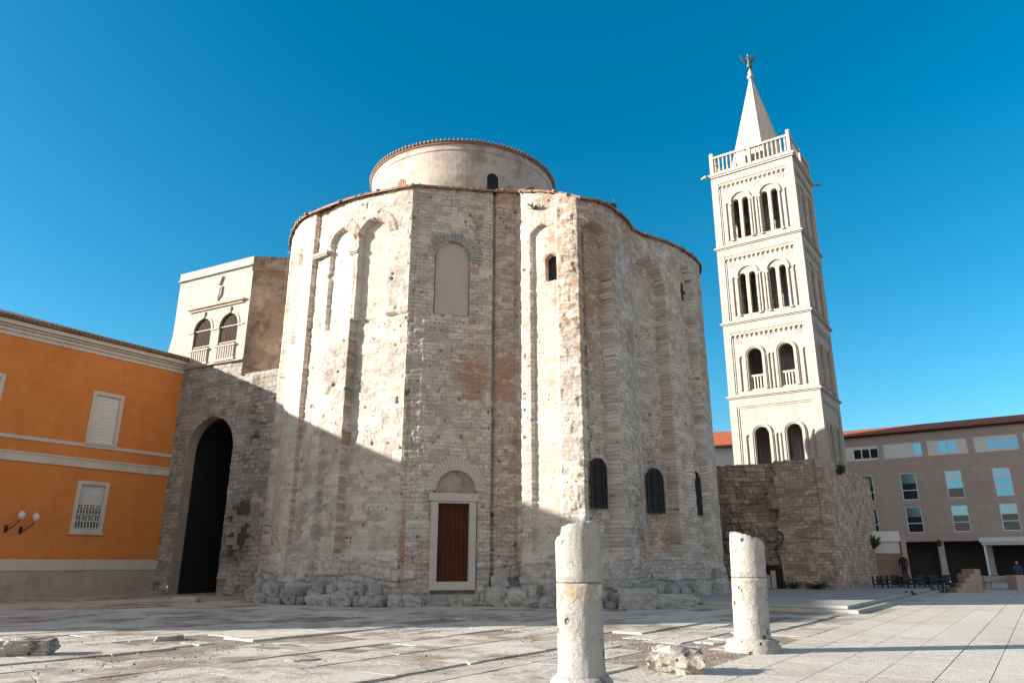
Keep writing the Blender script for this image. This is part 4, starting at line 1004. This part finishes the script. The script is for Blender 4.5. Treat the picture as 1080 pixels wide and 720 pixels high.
# ================================================================== HOTEL
HP = Vector((42.8, 73.66, 0)); HAZ = 125
hotel = thing('hotel', 'long brown stone-clad hotel with blue windows and a red tiled roof on the right', 'hotel', HP, HAZ)
def hp(x, y): return on_plane(x, y, HP, HAZ)
HZ0, HZ1, HL, HRT = hp(990,570.5)[1], hp(1000,453.0)[1], -16, 26
HF = .55
cols_ = [(hp(949,510)[0], hp(966.5,510)[0]), (hp(998,510)[0], hp(1015.5,510)[0]), (hp(1049,510)[0], hp(1068,510)[0])]
stepw = cols_[2][0]-cols_[1][0]; ww = 1.45
xs = [cols_[1][0]+stepw*i for i in range(-4, 6)]
r2 = (hp(1005,525)[1], hp(1000,496)[1]); r3 = (hp(1012,560.5)[1], hp(1005,532.5)[1])
rib = (hp(1000,479)[1], hp(1000,463)[1])
ribs = [(hp(893,478)[0]-.3, hp(926,476)[0]), (hp(931.5,476)[0], hp(972,473)[0]), (hp(978,473)[0], hp(1020,470)[0]), (hp(1027.5,470)[0], hp(1074,466)[0])]
rw = ribs[3][0]-ribs[2][0]; ribs += [(ribs[3][0]+rw*i, ribs[3][1]+rw*i) for i in (1,2)] + [(ribs[0][0]-rw, ribs[0][1]-rw)]
holes = [rect(x, x+ww, *r2) for x in xs] + [rect(x, x+ww, *r3) for x in xs] + [rect(a, b, *rib) for a, b in ribs]
g = MB(); g.slab([(HL,HZ0),(HRT,HZ0),(HRT,HZ1),(HL,HZ1)], holes, 0, .5)
g.add([(HL,0,0),(HL,14,0),(HL,14,HZ1),(HL,0,HZ1)], [(0,1,2,3)]); g.add([(HRT,0,0),(HRT,14,0),(HRT,14,HZ1),(HRT,0,HZ1)], [(0,1,2,3)]); g.add([(HL,14,0),(HRT,14,0),(HRT,14,HZ1),(HL,14,HZ1)], [(0,1,2,3)])
g.add([(HL,.0,HZ0),(HRT,0,HZ0),(HRT,4,HZ0),(HL,4,HZ0)], [(0,1,2,3)])
g.build('wall', M['hotel'], hotel, recalc=False)
g = MB(); g.box(HL, HRT, -.35, .5, HZ1-.02, HZ1+.16); g.build('gutter', M['iron'], hotel)
g = MB(); g.add([(HL-.3,-.6,HZ1+.12),(HRT,-.6,HZ1+.12),(HRT,7,HZ1+2.0),(HL-.3,7,HZ1+2.0),(HL-.3,14.5,HZ1+.12),(HRT,14.5,HZ1+.12),(HL-.3,-.6,HZ1+.24),(HRT,-.6,HZ1+.24)], [(0,1,7,6),(6,7,2,3),(3,2,5,4),(6,3,4,0)])
g.build('roof', M['tilered'], hotel, recalc=False)
gl = 0
for row in (r2, r3):
    for i, x in enumerate(xs):
        z0, z1 = row; zm = z0+(z1-z0)*.36
        g = MB(); g.slab(rect(x, x+ww, z0, z1), [rect(x+.08, x+ww-.08, z0+.08, zm-.04), rect(x+.08, x+ww-.08, zm+.04, z1-.08)], .04, .14); win = g.build('window', M['white'], hotel)
        g = MB(); g.box(x+.08, x+ww-.08, .09, .12, z0+.08, zm-.04); g.build('lower_pane', M['glass'] if i > 4 and row is r2 else M['darkglass'], win)
        g = MB(); g.box(x+.08, x+ww-.08, .09, .12, zm+.04, zm+.04+(z1-zm)*.36); g.box(x+.08, x+ww-.08, .09, .12, zm+.05+(z1-zm)*.36, z1-.08, 1)
        g.build('upper_pane', [M['glass'] if i > 3 and row is r2 else M['darkglass'], M['blind_glass']], win)
fr_w = [(.28,1.0,3,0),(.78,1.0,1,1),(.27,.75,2,1),(.30,1.0,3,1)]
for i, (a, b) in enumerate(ribs):
    z0, z1 = rib; w = b-a; f0, f1, nn, bl = fr_w[i % 4]
    g = MB(); pz0 = z0+.22; pz1 = z1-(.35 if nn == 3 else .1); hl = []
    for q in range(nn):
        x0 = a+w*(f0+(f1-f0)*q/nn)+.06; x1 = a+w*(f0+(f1-f0)*(q+1)/nn)-.06; hl.append(rect(x0, x1, pz0, pz1))
    g.slab(rect(a, b, z0, z1), hl, .05, .2); win = g.build('ribbon_window', M['shutter'], hotel)
    for h_ in hl:
        g = MB(); g.slab(h_, [], .1, .14); g.build('pane', M['glass'] if bl else M['darkglass'], win)
# open ground floor
g = MB(); g.box(HL, HRT, 2.6, 2.9, 0, HZ0-.02); g.build('shopfront', M['dark'], hotel)
g = MB()
for x in np.arange(HL+1, HRT, 2.8): g = MB(); g.box(x, x+.09, 2.48, 2.6, HF, HZ0-.03); g.build('mullion', M['iron'], hotel)
for i in range(-3, 6):
    x = hp(994.5,590)[0] + (hp(1045,590)[0]-hp(994.5,590)[0])*i
    g = MB(); g.lathe([(.36,HF),(.36,HF+.15),(.30,HF+.2),(.29,HZ0-.02)], 16, x, .4); g.build('column', M['rubble'] if False else M['frame'], hotel)
g = MB(); x0, zc = on_plane(1036,569,HP-Vector((math.cos(R(HAZ)),-math.sin(R(HAZ)),0))*-0.0,HAZ)
g.box(x0, x0+12, -2.6, -.01, HZ0-.45, HZ0-.22); g.box(x0-.15, x0+12.1, -2.75, -.01, HZ0-.218, HZ0+.22); can = g.build('canopy', M['shutter'], hotel)
g = MB(); g.box(x0+.1, x0+.28, -2.45, -2.27, HF, HZ0-.45); g.build('canopy_post', M['white'], can)
g = MB(); x = hp(990,569)[0]; g.lathe([(.05,0),(.2,.1),(.22,.4),(.12,.62),(.02,.7)], 10, x, -.22); g.v = [(p[0],p[1],p[2]+HZ0-.5) for p in g.v]; g.build('lantern', M['iron'], hotel)
g = MB(); pl_ = []
def hq(s_, d): a = Vector((math.sin(R(HAZ)),math.cos(R(HAZ)),0)); nn = Vector((-a.y,a.x,0)); return HP + a*s_ + nn*d
for s_, d in ((-16,-9),(26,-9),(26,3),(-16,3)): q = hq(s_, d); pl_.append((q.x, q.y))
g.prism(pl_, -.05, HF-.2); tag(g.build('hotel_terrace', M['terrace']), kind='structure')

# ================================================================== small buildings and walls between
# low white-topped kiosk
KY = 52.0
kx = at_y(936, 600, KY).x; kio = thing('kiosk', 'small white-topped brick kiosk beside the brown wall block', 'kiosk', (kx, KY, 0), 110)
k0 = at_y(922,570,KY); k1 = at_y(949,560,KY); kt, km = at_y(935,560,KY).z, at_y(935,583,KY).z; kw = (k1.x-k0.x)/2*1.08
g = MB(); g.box(-kw*1.6, kw, 0, 2.6, 0, km); g.build('brick_base', stone('kiosk_brick', (.34,.225,.165), (.24,.155,.115), brick=(.28,.09,.012,(.32,.26,.21),.8), bump=.4), kio)
g = MB(); g.box(-kw*1.55, kw*.96, .05, 2.5, km+.002, kt-.7); g.build('grey_panel', M['shutter'], kio)
g = MB(); g.box(-kw*1.65, kw*1.02, -.12, 2.7, kt-.69, kt); g.build('white_fascia', M['white'], kio)
g = MB(); g.box(kw*1.03, kw*1.35, -.1, 2.6, 0, kt-.2); g.build('side_pier', M['hotel'], kio)
xp = at_y(954, 600, 51.2).x - kx; g = MB(); g.box(xp-1.0, xp+.9, -1.6, -.3, 0, .5); g.build('step', M['hotel'], kio)
weed('shrub', 'dark green shrub growing against the kiosk', (kx-1.0, KY-.6, 2.55), 1.1, .55, 80, M['leaf'], 'shrub')
# brick stair stub and stone planter on the right
b0_ = ground(1010, 624.5); b1_ = ground(1038, 624.5)
bw = thing('brick_wall', 'low stepped brick wall stub in front of the hotel', 'wall', (b0_.x, b0_.y, 0), 90)
g = MB(); L = b1_.x-b0_.x
for i in range(5): g.box(L*.19*i, L, .0+.0*i, 1.2, .26*i if i else 0, .26*(i+1))
g.build('bricks', stone('old_brick', (.40,.27,.20), (.33,.21,.155), brick=(.55,.13,.02,(.40,.35,.30),.75), bump=.5, stains=(((.38,.34,.30), 1.2, .5, .62),)), bw)
p0_ = ground(1040, 621); pl = thing('stone_bench', 'long grey stone bench right of the brick wall stub', 'bench', (p0_.x, p0_.y, 0), 92)
g = MB(); g.box(0, 3.0, 0, .9, .45, .82); g.build('seat', M['hotel'], pl, bevel=.03)
for x in (.1, 2.5): g = MB(); g.box(x, x+.4, .1, .8, 0, .448); g.build('leg', M['hotel'], pl)
p1_ = ground(1074, 622); pl2 = thing('stone_planter', 'grey stone planter box at the right edge beyond the long bench', 'planter', (p1_.x, p1_.y, 0), 92)
g = MB(); g.slab(rect(0,3,0,.9), [], 0, .1); g.box(0,.1,.102,1,0,.9); g.box(2.9,3,.102,1,0,.9); g.box(.102,2.898,.9,1,0,.9); g.build('box', M['hotel'], pl2)
g = MB(); g.box(.1,2.9,.1,.9,.5,.8); g.build('soil', M['earth'], pl2)

# white house far behind the tower
wh = thing('white_house', 'white house with a bright red roof glimpsed between church and bell tower', 'house', (21.5, 88, 0), 100)
zr, ze = at_y(760,462.5,90).z, at_y(760,473,88).z
def pr_(mb, x0, x1, y0, y1, ze, zr): ym = (y0+y1)/2; mb.add([(x0,y0,ze),(x1,y0,ze),(x1,ym,zr),(x0,ym,zr),(x0,y1,ze),(x1,y1,ze)], [(0,1,2,3),(3,2,5,4),(0,3,4),(1,5,2)])
g = MB(); g.slab(rect(-2,16,0,ze), [rect(2.5+2.2*i,4.0+2.2*i,ze-4.5,ze-2.2) for i in range(5)], 0, .4); g.add([(-2,0,0),(-2,9,0),(-2,9,ze),(-2,0,ze)], [(0,1,2,3)]); g.add([(16,0,0),(16,9,0),(16,9,ze),(16,0,ze)], [(0,1,2,3)]); g.add([(-2,9,0),(16,9,0),(16,9,ze),(-2,9,ze)], [(0,1,2,3)]); g.build('wall', M['white'], wh, recalc=False)
g = MB(); pr_(g, -2.5, 16.5, -.7, 9.6, ze, zr+1.2); g.build('roof', M['tilered'], wh, recalc=False)
for i in range(5): g = MB(); g.box(2.5+2.2*i, 4+2.2*i, .15, .2, ze-4.5, ze-2.2); g.build('window', M['darkglass'], wh)
# unseen cathedral behind the church, its bulk heightened and cut to shade the hotel
nv = thing('cathedral_nave', 'tall pale stone cathedral nave out of sight behind the round church, sized to shade the hotel', 'cathedral', (-14, 59.3, 0), 90)
g = MB(); g.box(0, 19, 0, 12.5, 0, 31); g.build('wall', M['tower'], nv); g = MB(); g.box(2, 17, 12.52, 24, 0, 24); g.build('shade_block', M['tower'], nv)  # lower block added to keep sun off the hotel's left facade
g = MB(); ym = 15; g.add([(-.4,-.1,31.02),(19.4,-.1,31.02),(19.4,12.6,31.02),(-.4,12.6,31.02),(9.5,-.1,37.6),(9.5,12.6,37.6)], [(0,3,5,4),(1,2,5,4),(0,1,4),(3,2,5),(0,1,2,3)]); g.build('roof', M['tile'], nv)

# ================================================================== ROMAN COLUMN STUMPS AND FRAGMENTS
def column(name, label, loc, parts, n=40, lean=(0,0)):
    t = thing(name, label, 'column', loc)
    for nm, z0, z1, prof, mat, topcut, seed in parts:
        rag = nm == 'mortar_band'
        g = MB(); rows = []; K = max(2, int((z1-z0)/.045))
        for j in range(K+1):
            z = z0+(z1-z0)*j/K; r = np.interp(z, [p[1] for p in prof], [p[0] for p in prof])
            for i in range(n*2):
                a = math.pi*i/n; x, y = math.cos(a), math.sin(a)
                rr = r*(1+.02*noise.noise(Vector((x*2,y*2,z*3+seed)))+.016*noise.noise(Vector((x*7,y*7,z*9+seed)))+.008*noise.noise(Vector((x*20,y*20,z*24))))
                zz = z
                if rag: zz = z1-(z1-z)*(.45+.75*abs(noise.noise(Vector((x*1.3+seed,y*1.3,0))))*1.6); rr *= 1.004
                if topcut:
                    lim = z1+topcut(a)+.03*noise.noise(Vector((x*5,y*5,seed))); zz = min(z, lim)
                    near = max(0, 1-(lim-zz)/.06); rr *= 1-.07*near*near
                rows.append((x*rr+lean[0]*zz, y*rr+lean[1]*zz, zz))
        N = n*2; fs = [(j*N+i, j*N+(i+1)%N, (j+1)*N+(i+1)%N, (j+1)*N+i) for j in range(K) for i in range(N)]
        fs += [(K*N+i, K*N+(i+1)%N, (K+1)*N) for i in range(N)]
        c = np.mean(np.array(rows[-N:]), axis=0); rows.append((c[0], c[1], c[2]-.02)); g.add(rows, fs); g.build(nm, mat, t, smooth=True, recalc=False)
    return t
c1 = ground(614.5, 752); d1_ = c1.y; h1 = at_y(611, 549, d1_).z; r1c = 24.3/750*math.hypot(d1_, 0)*1.0/ (CS) * 1.0
hb1 = at_y(611, 711, d1_).z; hj = at_y(611, 612, d1_).z; hj2 = at_y(611, 632, d1_).z
rr = (at_y(635.3,630,d1_).x-at_y(587,630,d1_).x)/2
column('column_stump', 'nearer tall column stump with a brown mortar joint at mid height before the church', (c1.x, d1_, 0), [
    ('base', 0, hb1, [(rr*1.5,0),(rr*1.5,.10),(rr*1.38,.14),(rr*1.42,.2),(rr*1.30,hb1-.04),(rr*1.12,hb1)], M['marble'], None, 1),
    ('lower_drum', hb1, hj-.022, [(rr*1.05,hb1),(rr*1.0,hb1+.15),(rr*.99,hj-.06),(rr*.965,hj-.022)], M['marble'], None, 2),
    ('mortar_band', hj2-.10, hj-.03, [(rr*1.0,hj2-.1),(rr*1.0,hj)], M['joint'], None, 3),
    ('upper_drum', hj-.012, h1, [(rr*.98,hj-.012),(rr*1.015,hj+.03),(rr*1.0,h1)], M['marble'], lambda a: -.05-.05*math.cos(a*1-2.6)-(.10 if math.cos(a-3.0) > .75 else 0)*max(0, math.cos(a-3.0)), 4)])
c2 = ground(795, 688); d2 = c2.y+.25; h2 = at_y(787, 560, d2).z; r2_ = (at_y(810,640,d2).x-at_y(774,640,d2).x)/2
hb = at_y(795, 672, d2).z; hm0, hm1 = at_y(790, 620, d2).z, at_y(790, 608, d2).z
column('column_stump', 'farther column stump with a moulded round base and slanting broken top', (c2.x+.07, d2, 0), [
    ('base', 0, hb, [(r2_*1.55,0),(r2_*1.55,.10),(r2_*1.42,.14),(r2_*1.46,.20),(r2_*1.15,hb*.75),(r2_*1.2,hb*.85),(r2_*1.08,hb)], M['marble'], None, 6),
    ('lower_drum', hb, hm1-.012, [(r2_*1.03,hb),(r2_*1.0,hb+.2),(r2_,hm1-.05),(r2_*.97,hm1-.012)], M['marble'], None, 7),
    ('mortar_band', hm0-.04, hm1-.02, [(r2_*1.0,hm0-.05),(r2_*1.0,hm1)], M['joint'], None, 8),
    ('upper_drum', hm1-.002, h2, [(r2_*.98,hm1),(r2_*1.005,hm1+.03),(r2_*.98,h2)], M['marble'], lambda a: -.10-.10*math.cos(a), 9)], lean=(.035, 0))
def frag(name, label, px, py, size, mat, seed, rz=0, amp=.2, boxy=.7, cat='stone', sink=.03):
    p = ground(px, py); o = rock(name, size, mat, None, seed, amp, 10, boxy); o.location = (p.x, p.y+size[1]/2, size[2]/2-sink); o.rotation_euler = (rnd.gauss(0,.04), rnd.gauss(0,.04), rz)
    return tag(o, label, cat)
frag('carved_block', 'weathered dark stone block cut by the left edge on sunlit paving', 14, 693, (.92,.5,.33), M['rubble'], 5, .25, .24, .80)
frag('broken_capital', 'broken carved stone fragment lying between the two column stumps', 716, 711, (.82,.55,.36), M['rubble'], 12, -.3, .34, .6)
frag('stone_slab', 'small pale slab lying in the shade before the black gate arch', 193, 635, (1.05,.6,.26), M['pale'], 8, .1, .1, .8)
frag('stone_chip', 'small dark-sided stone chip on the sunlit paving behind the left block', 175, 675, (.55,.3,.12), M['rubble'], 9, .5, .2)
frag('stone_chip', 'flat stone chip on the sunlit paving left of the nearer column stump', 317, 698, (.5,.3,.08), M['rubble'], 15, .6, .2)
# fallen blocks by the apse
frag('fallen_block', 'dark fallen stone block at the church foot right of the nearer column stump', 676, 643, (1.3,.8,.75), M['boulder'], 22, .1, .2, .75)
frag('fallen_block', 'low dark slab against the church foot below the third barred window', 712, 641, (1.9,.8,.5), M['boulder'], 23, .2, .2, .8)

# ================================================================== CAFE
def make_table(loc, label):
    t = thing('cafe_table', label, 'table', loc, rnd.uniform(0,90), 'dark cafe tables before the hotel')
    g = MB(); g.lathe([(.42,.71),(.45,.72),(.45,.745),(.42,.75)], 20); g.build('table_top', M['cafe'], t)
    g = MB(); g.lathe([(.22,0),(.22,.03),(.05,.06),(.035,.7)], 12); g.build('pedestal', M['iron'], t); return t
def make_chair(loc, az, label):
    t = thing('cafe_chair', label, 'chair', loc, az, 'dark wicker chairs of the cafe')
    g = MB(); g.box(-.24,.24,-.24,.24,.40,.47); g.build('seat', M['cafe'], t, bevel=.02)
    g = MB(); g.box(-.24,.24,.20,.25,.474,.90); g.box(-.27,-.23,-.2,.22,.62,.67); g.box(.23,.27,-.2,.22,.62,.67); g.build('backrest', M['cafe'], t, bevel=.02)
    for x, y in ((-.2,-.2),(.2,-.2),(-.2,.2),(.2,.2)): g = MB(); g.tube([(x,y,.4),(x*1.1,y*1.1,0)], .02, 6); g.build('leg', M['iron'], t)
    return t
tb0 = make_table((0,0,0), 'x'); ch0 = make_chair((0,0,0), 0, 'x')
first_t = first_c = True
spots = [(938,624),(952,622.5),(966,624),(981,622.5),(995,624),(1006,622)]
nm_t = ['leftmost dark cafe table, nearest the brown wall block', 'dark cafe table in front of the standing person in black', 'third dark cafe table from the wall block', 'dark cafe table below the hotel arcade, fourth from the wall block', 'dark cafe table second from the brick wall stub', 'dark cafe table right beside the brick wall stub']
nm_c = ['left', 'right', 'rear']
nm_s = ['cafe table nearest the brown wall block', 'cafe table before the standing person', 'third cafe table from the wall block', 'fourth cafe table from the wall block', 'cafe table second from the brick stub', 'cafe table beside the brick stub']
for i, (px, py) in enumerate(spots):
    p = ground(px, py)
    t = tb0 if first_t else copy_tree(tb0); first_t = False; t.location = (p.x, p.y, 0); t['label'] = nm_t[i]
    for j, (dx, dy, az) in enumerate(((-.62,.0,0),(.62,.1,180),(.05,.7,90))):
        c = ch0 if first_c else copy_tree(ch0); first_c = False
        c.location = (p.x+dx, p.y+dy, 0); c.rotation_euler = (0,0,R(90-az+rnd.uniform(-20,20)) if j != 2 else R(rnd.uniform(-20,20)))
        if j == 0: c.rotation_euler.z = R(90+rnd.uniform(-20,20))
        if j == 1: c.rotation_euler.z = R(-90+rnd.uniform(-20,20))
        c['label'] = nm_c[j] + ' wicker chair at the ' + nm_s[i]

# ================================================================== PEOPLE
def person(label, loc, az, joints, edges, top_m, trousers_m, seat=False):
    t = thing('person', label, 'person', loc, az)
    me = bpy.data.meshes.new('body'); me.from_pydata([j[0] for j in joints], edges, []); o = mesh_obj('body', me, [top_m, trousers_m, M['skin']], t)
    sk = o.modifiers.new('skin', 'SKIN'); sk.use_smooth_shade = True
    for i, j in enumerate(joints): r_ = j[1]; me.skin_vertices[0].data[i].radius = (r_, r_)
    me.skin_vertices[0].data[0].use_root = True
    o.modifiers.new('sub', 'SUBSURF').levels = 1; o.modifiers['sub'].render_levels = 2
    return t, o
def head(t, z, y=0, hairlen=.1):
    g = MB(); g.lathe([(.015,-.125),(.055,-.115),(.072,-.06),(.08,.0),(.078,.05),(.06,.095),(.02,.118)], 16)
    g.v = [(p[0]*.95, p[1]*1.12+y, p[2]+z) for p in g.v]
    g.add([(-.014,y-.085,z-.02),(.014,y-.085,z-.02),(0,y-.112,z-.025),(0,y-.085,z+.03)], [(0,1,2),(0,2,3),(1,3,2)])
    for sg in (-1, 1): g.add([(sg*.076,y-.01,z-.03),(sg*.088,y+.015,z-.02),(sg*.088,y+.015,z+.025),(sg*.076,y-.01,z+.02)], [(0,1,2,3)])
    g.build('head', M['skin'], t, smooth=True, recalc=False)
    g = MB(); g.lathe([(.086,-hairlen*.5),(.09,.0),(.086,.06),(.066,.108),(.02,.132)], 16, a0=R(-20), a1=R(200)); g.lathe([(.088,.05),(.068,.108),(.02,.132)], 16)
    g.v = [(p[0]*.97, p[1]*1.14+y+.006, p[2]+z) for p in g.v]; g.build('hair', M['hair'], t, smooth=True, recalc=False)
ps = at_y(952, 606, 62.); pfz = HF-.2
J = [((0,0,.95),.15),((0,0,1.12),.135),((0,0,1.35),.16),((0,0,1.46),.075),((0,-.01,1.56),.06),
     ((.19,0,1.40),.07),((.25,.02,1.13),.05),((.23,-.08,.90),.038),((-.19,0,1.40),.07),((-.27,.02,1.14),.05),((-.24,-.1,.92),.038),
     ((.10,0,.88),.10),((.11,0,.48),.068),((.12,.02,.08),.05),((.13,-.14,.04),.045),((-.10,0,.88),.10),((-.12,-.05,.48),.068),((-.12,.06,.08),.05),((-.13,-.1,.04),.045)]
E_ = [(0,1),(1,2),(2,3),(3,4),(2,5),(5,6),(6,7),(2,8),(8,9),(9,10),(0,11),(11,12),(12,13),(13,14),(0,15),(15,16),(16,17),(17,18)]
pz = pfz
t, o = person('person dressed in black standing by the kiosk behind the cafe tables', (ps.x, 66.0*.0+hq(-9,-7).y*0+64.5, pz), 200-90, J, E_, M['cloth_black'], M['cloth_black'])
t.location = (at_y(954, 600, 51.2).x, 51.2, .5); head(t, 1.66)
J2 = [((0,0,.52),.15),((0,.03,.70),.135),((0,.04,.92),.16),((0,.03,1.04),.075),((0,.02,1.13),.06),
      ((.19,.03,.97),.07),((.25,-.02,.72),.05),((.16,-.26,.68),.038),((-.19,.03,.97),.07),((-.25,-.02,.72),.05),((-.14,-.27,.70),.038),
      ((.10,-.04,.51),.10),((.12,-.42,.52),.07),((.12,-.42,.08),.05),((.12,-.55,.04),.045),((-.10,-.04,.51),.10),((-.12,-.42,.52),.07),((-.12,-.40,.08),.05),((-.12,-.53,.04),.045)]
sp = ground(1074, 621); sy = sp.y+2.2
t, o = person('person in navy sitting behind the stone planter at the right edge', (at_y(1073.5,600,sy).x, sy, .45), 120, J2, E_, M['cloth_blue'], M['cloth_black'])
head(t, 1.24, .02)
st = thing('stool', 'dark stool under the seated person at the right edge', 'stool', (t.location.x, sy, 0), 120)
g = MB(); g.lathe([(.22,.83),(.24,.85),(.24,.88),(.2,.90)], 16); g.build('seat', M['cafe'], st)
g = MB(); g.lathe([(.22,0),(.22,.03),(.04,.06),(.035,.83)], 12); g.build('pedestal', M['iron'], st)

# ================================================================== PIGEONS
def pigeon(px, py, label, az):
    p = ground(px, py); t = thing('pigeon', label, 'bird', (p.x, p.y, 0), az, 'pigeons on the square'); t.scale = (1.15,)*3
    me = bpy.data.meshes.new('body'); me.from_pydata([(0,0,.14),(.07,0,.17),(.12,0,.23),(.15,0,.27),(.19,0,.265),(-.09,0,.13),(-.20,0,.10)], [(0,1),(1,2),(2,3),(3,4),(0,5),(5,6)], [])
    o = mesh_obj('body', me, M['bird'], t); o.modifiers.new('skin', 'SKIN'); me.skin_vertices[0].data[0].use_root = True
    for i, r_ in enumerate((.075,.062,.04,.038,.012,.055,.025)): me.skin_vertices[0].data[i].radius = (r_, r_)
    o.modifiers.new('sub', 'SUBSURF').levels = 2
    for sg in (-1, 1): g = MB(); g.tube([(0,sg*.03,.09),(.01,sg*.03,.0),(.05,sg*.03,.005)], .007, 5); g.build('leg', M['tile'], t)
pigeon(955.5, 629.5, 'left of the two dark pigeons on the shaded edge of the square', 60)
pigeon(964.5, 629.5, 'right of the two dark pigeons on the shaded edge of the square', 240)
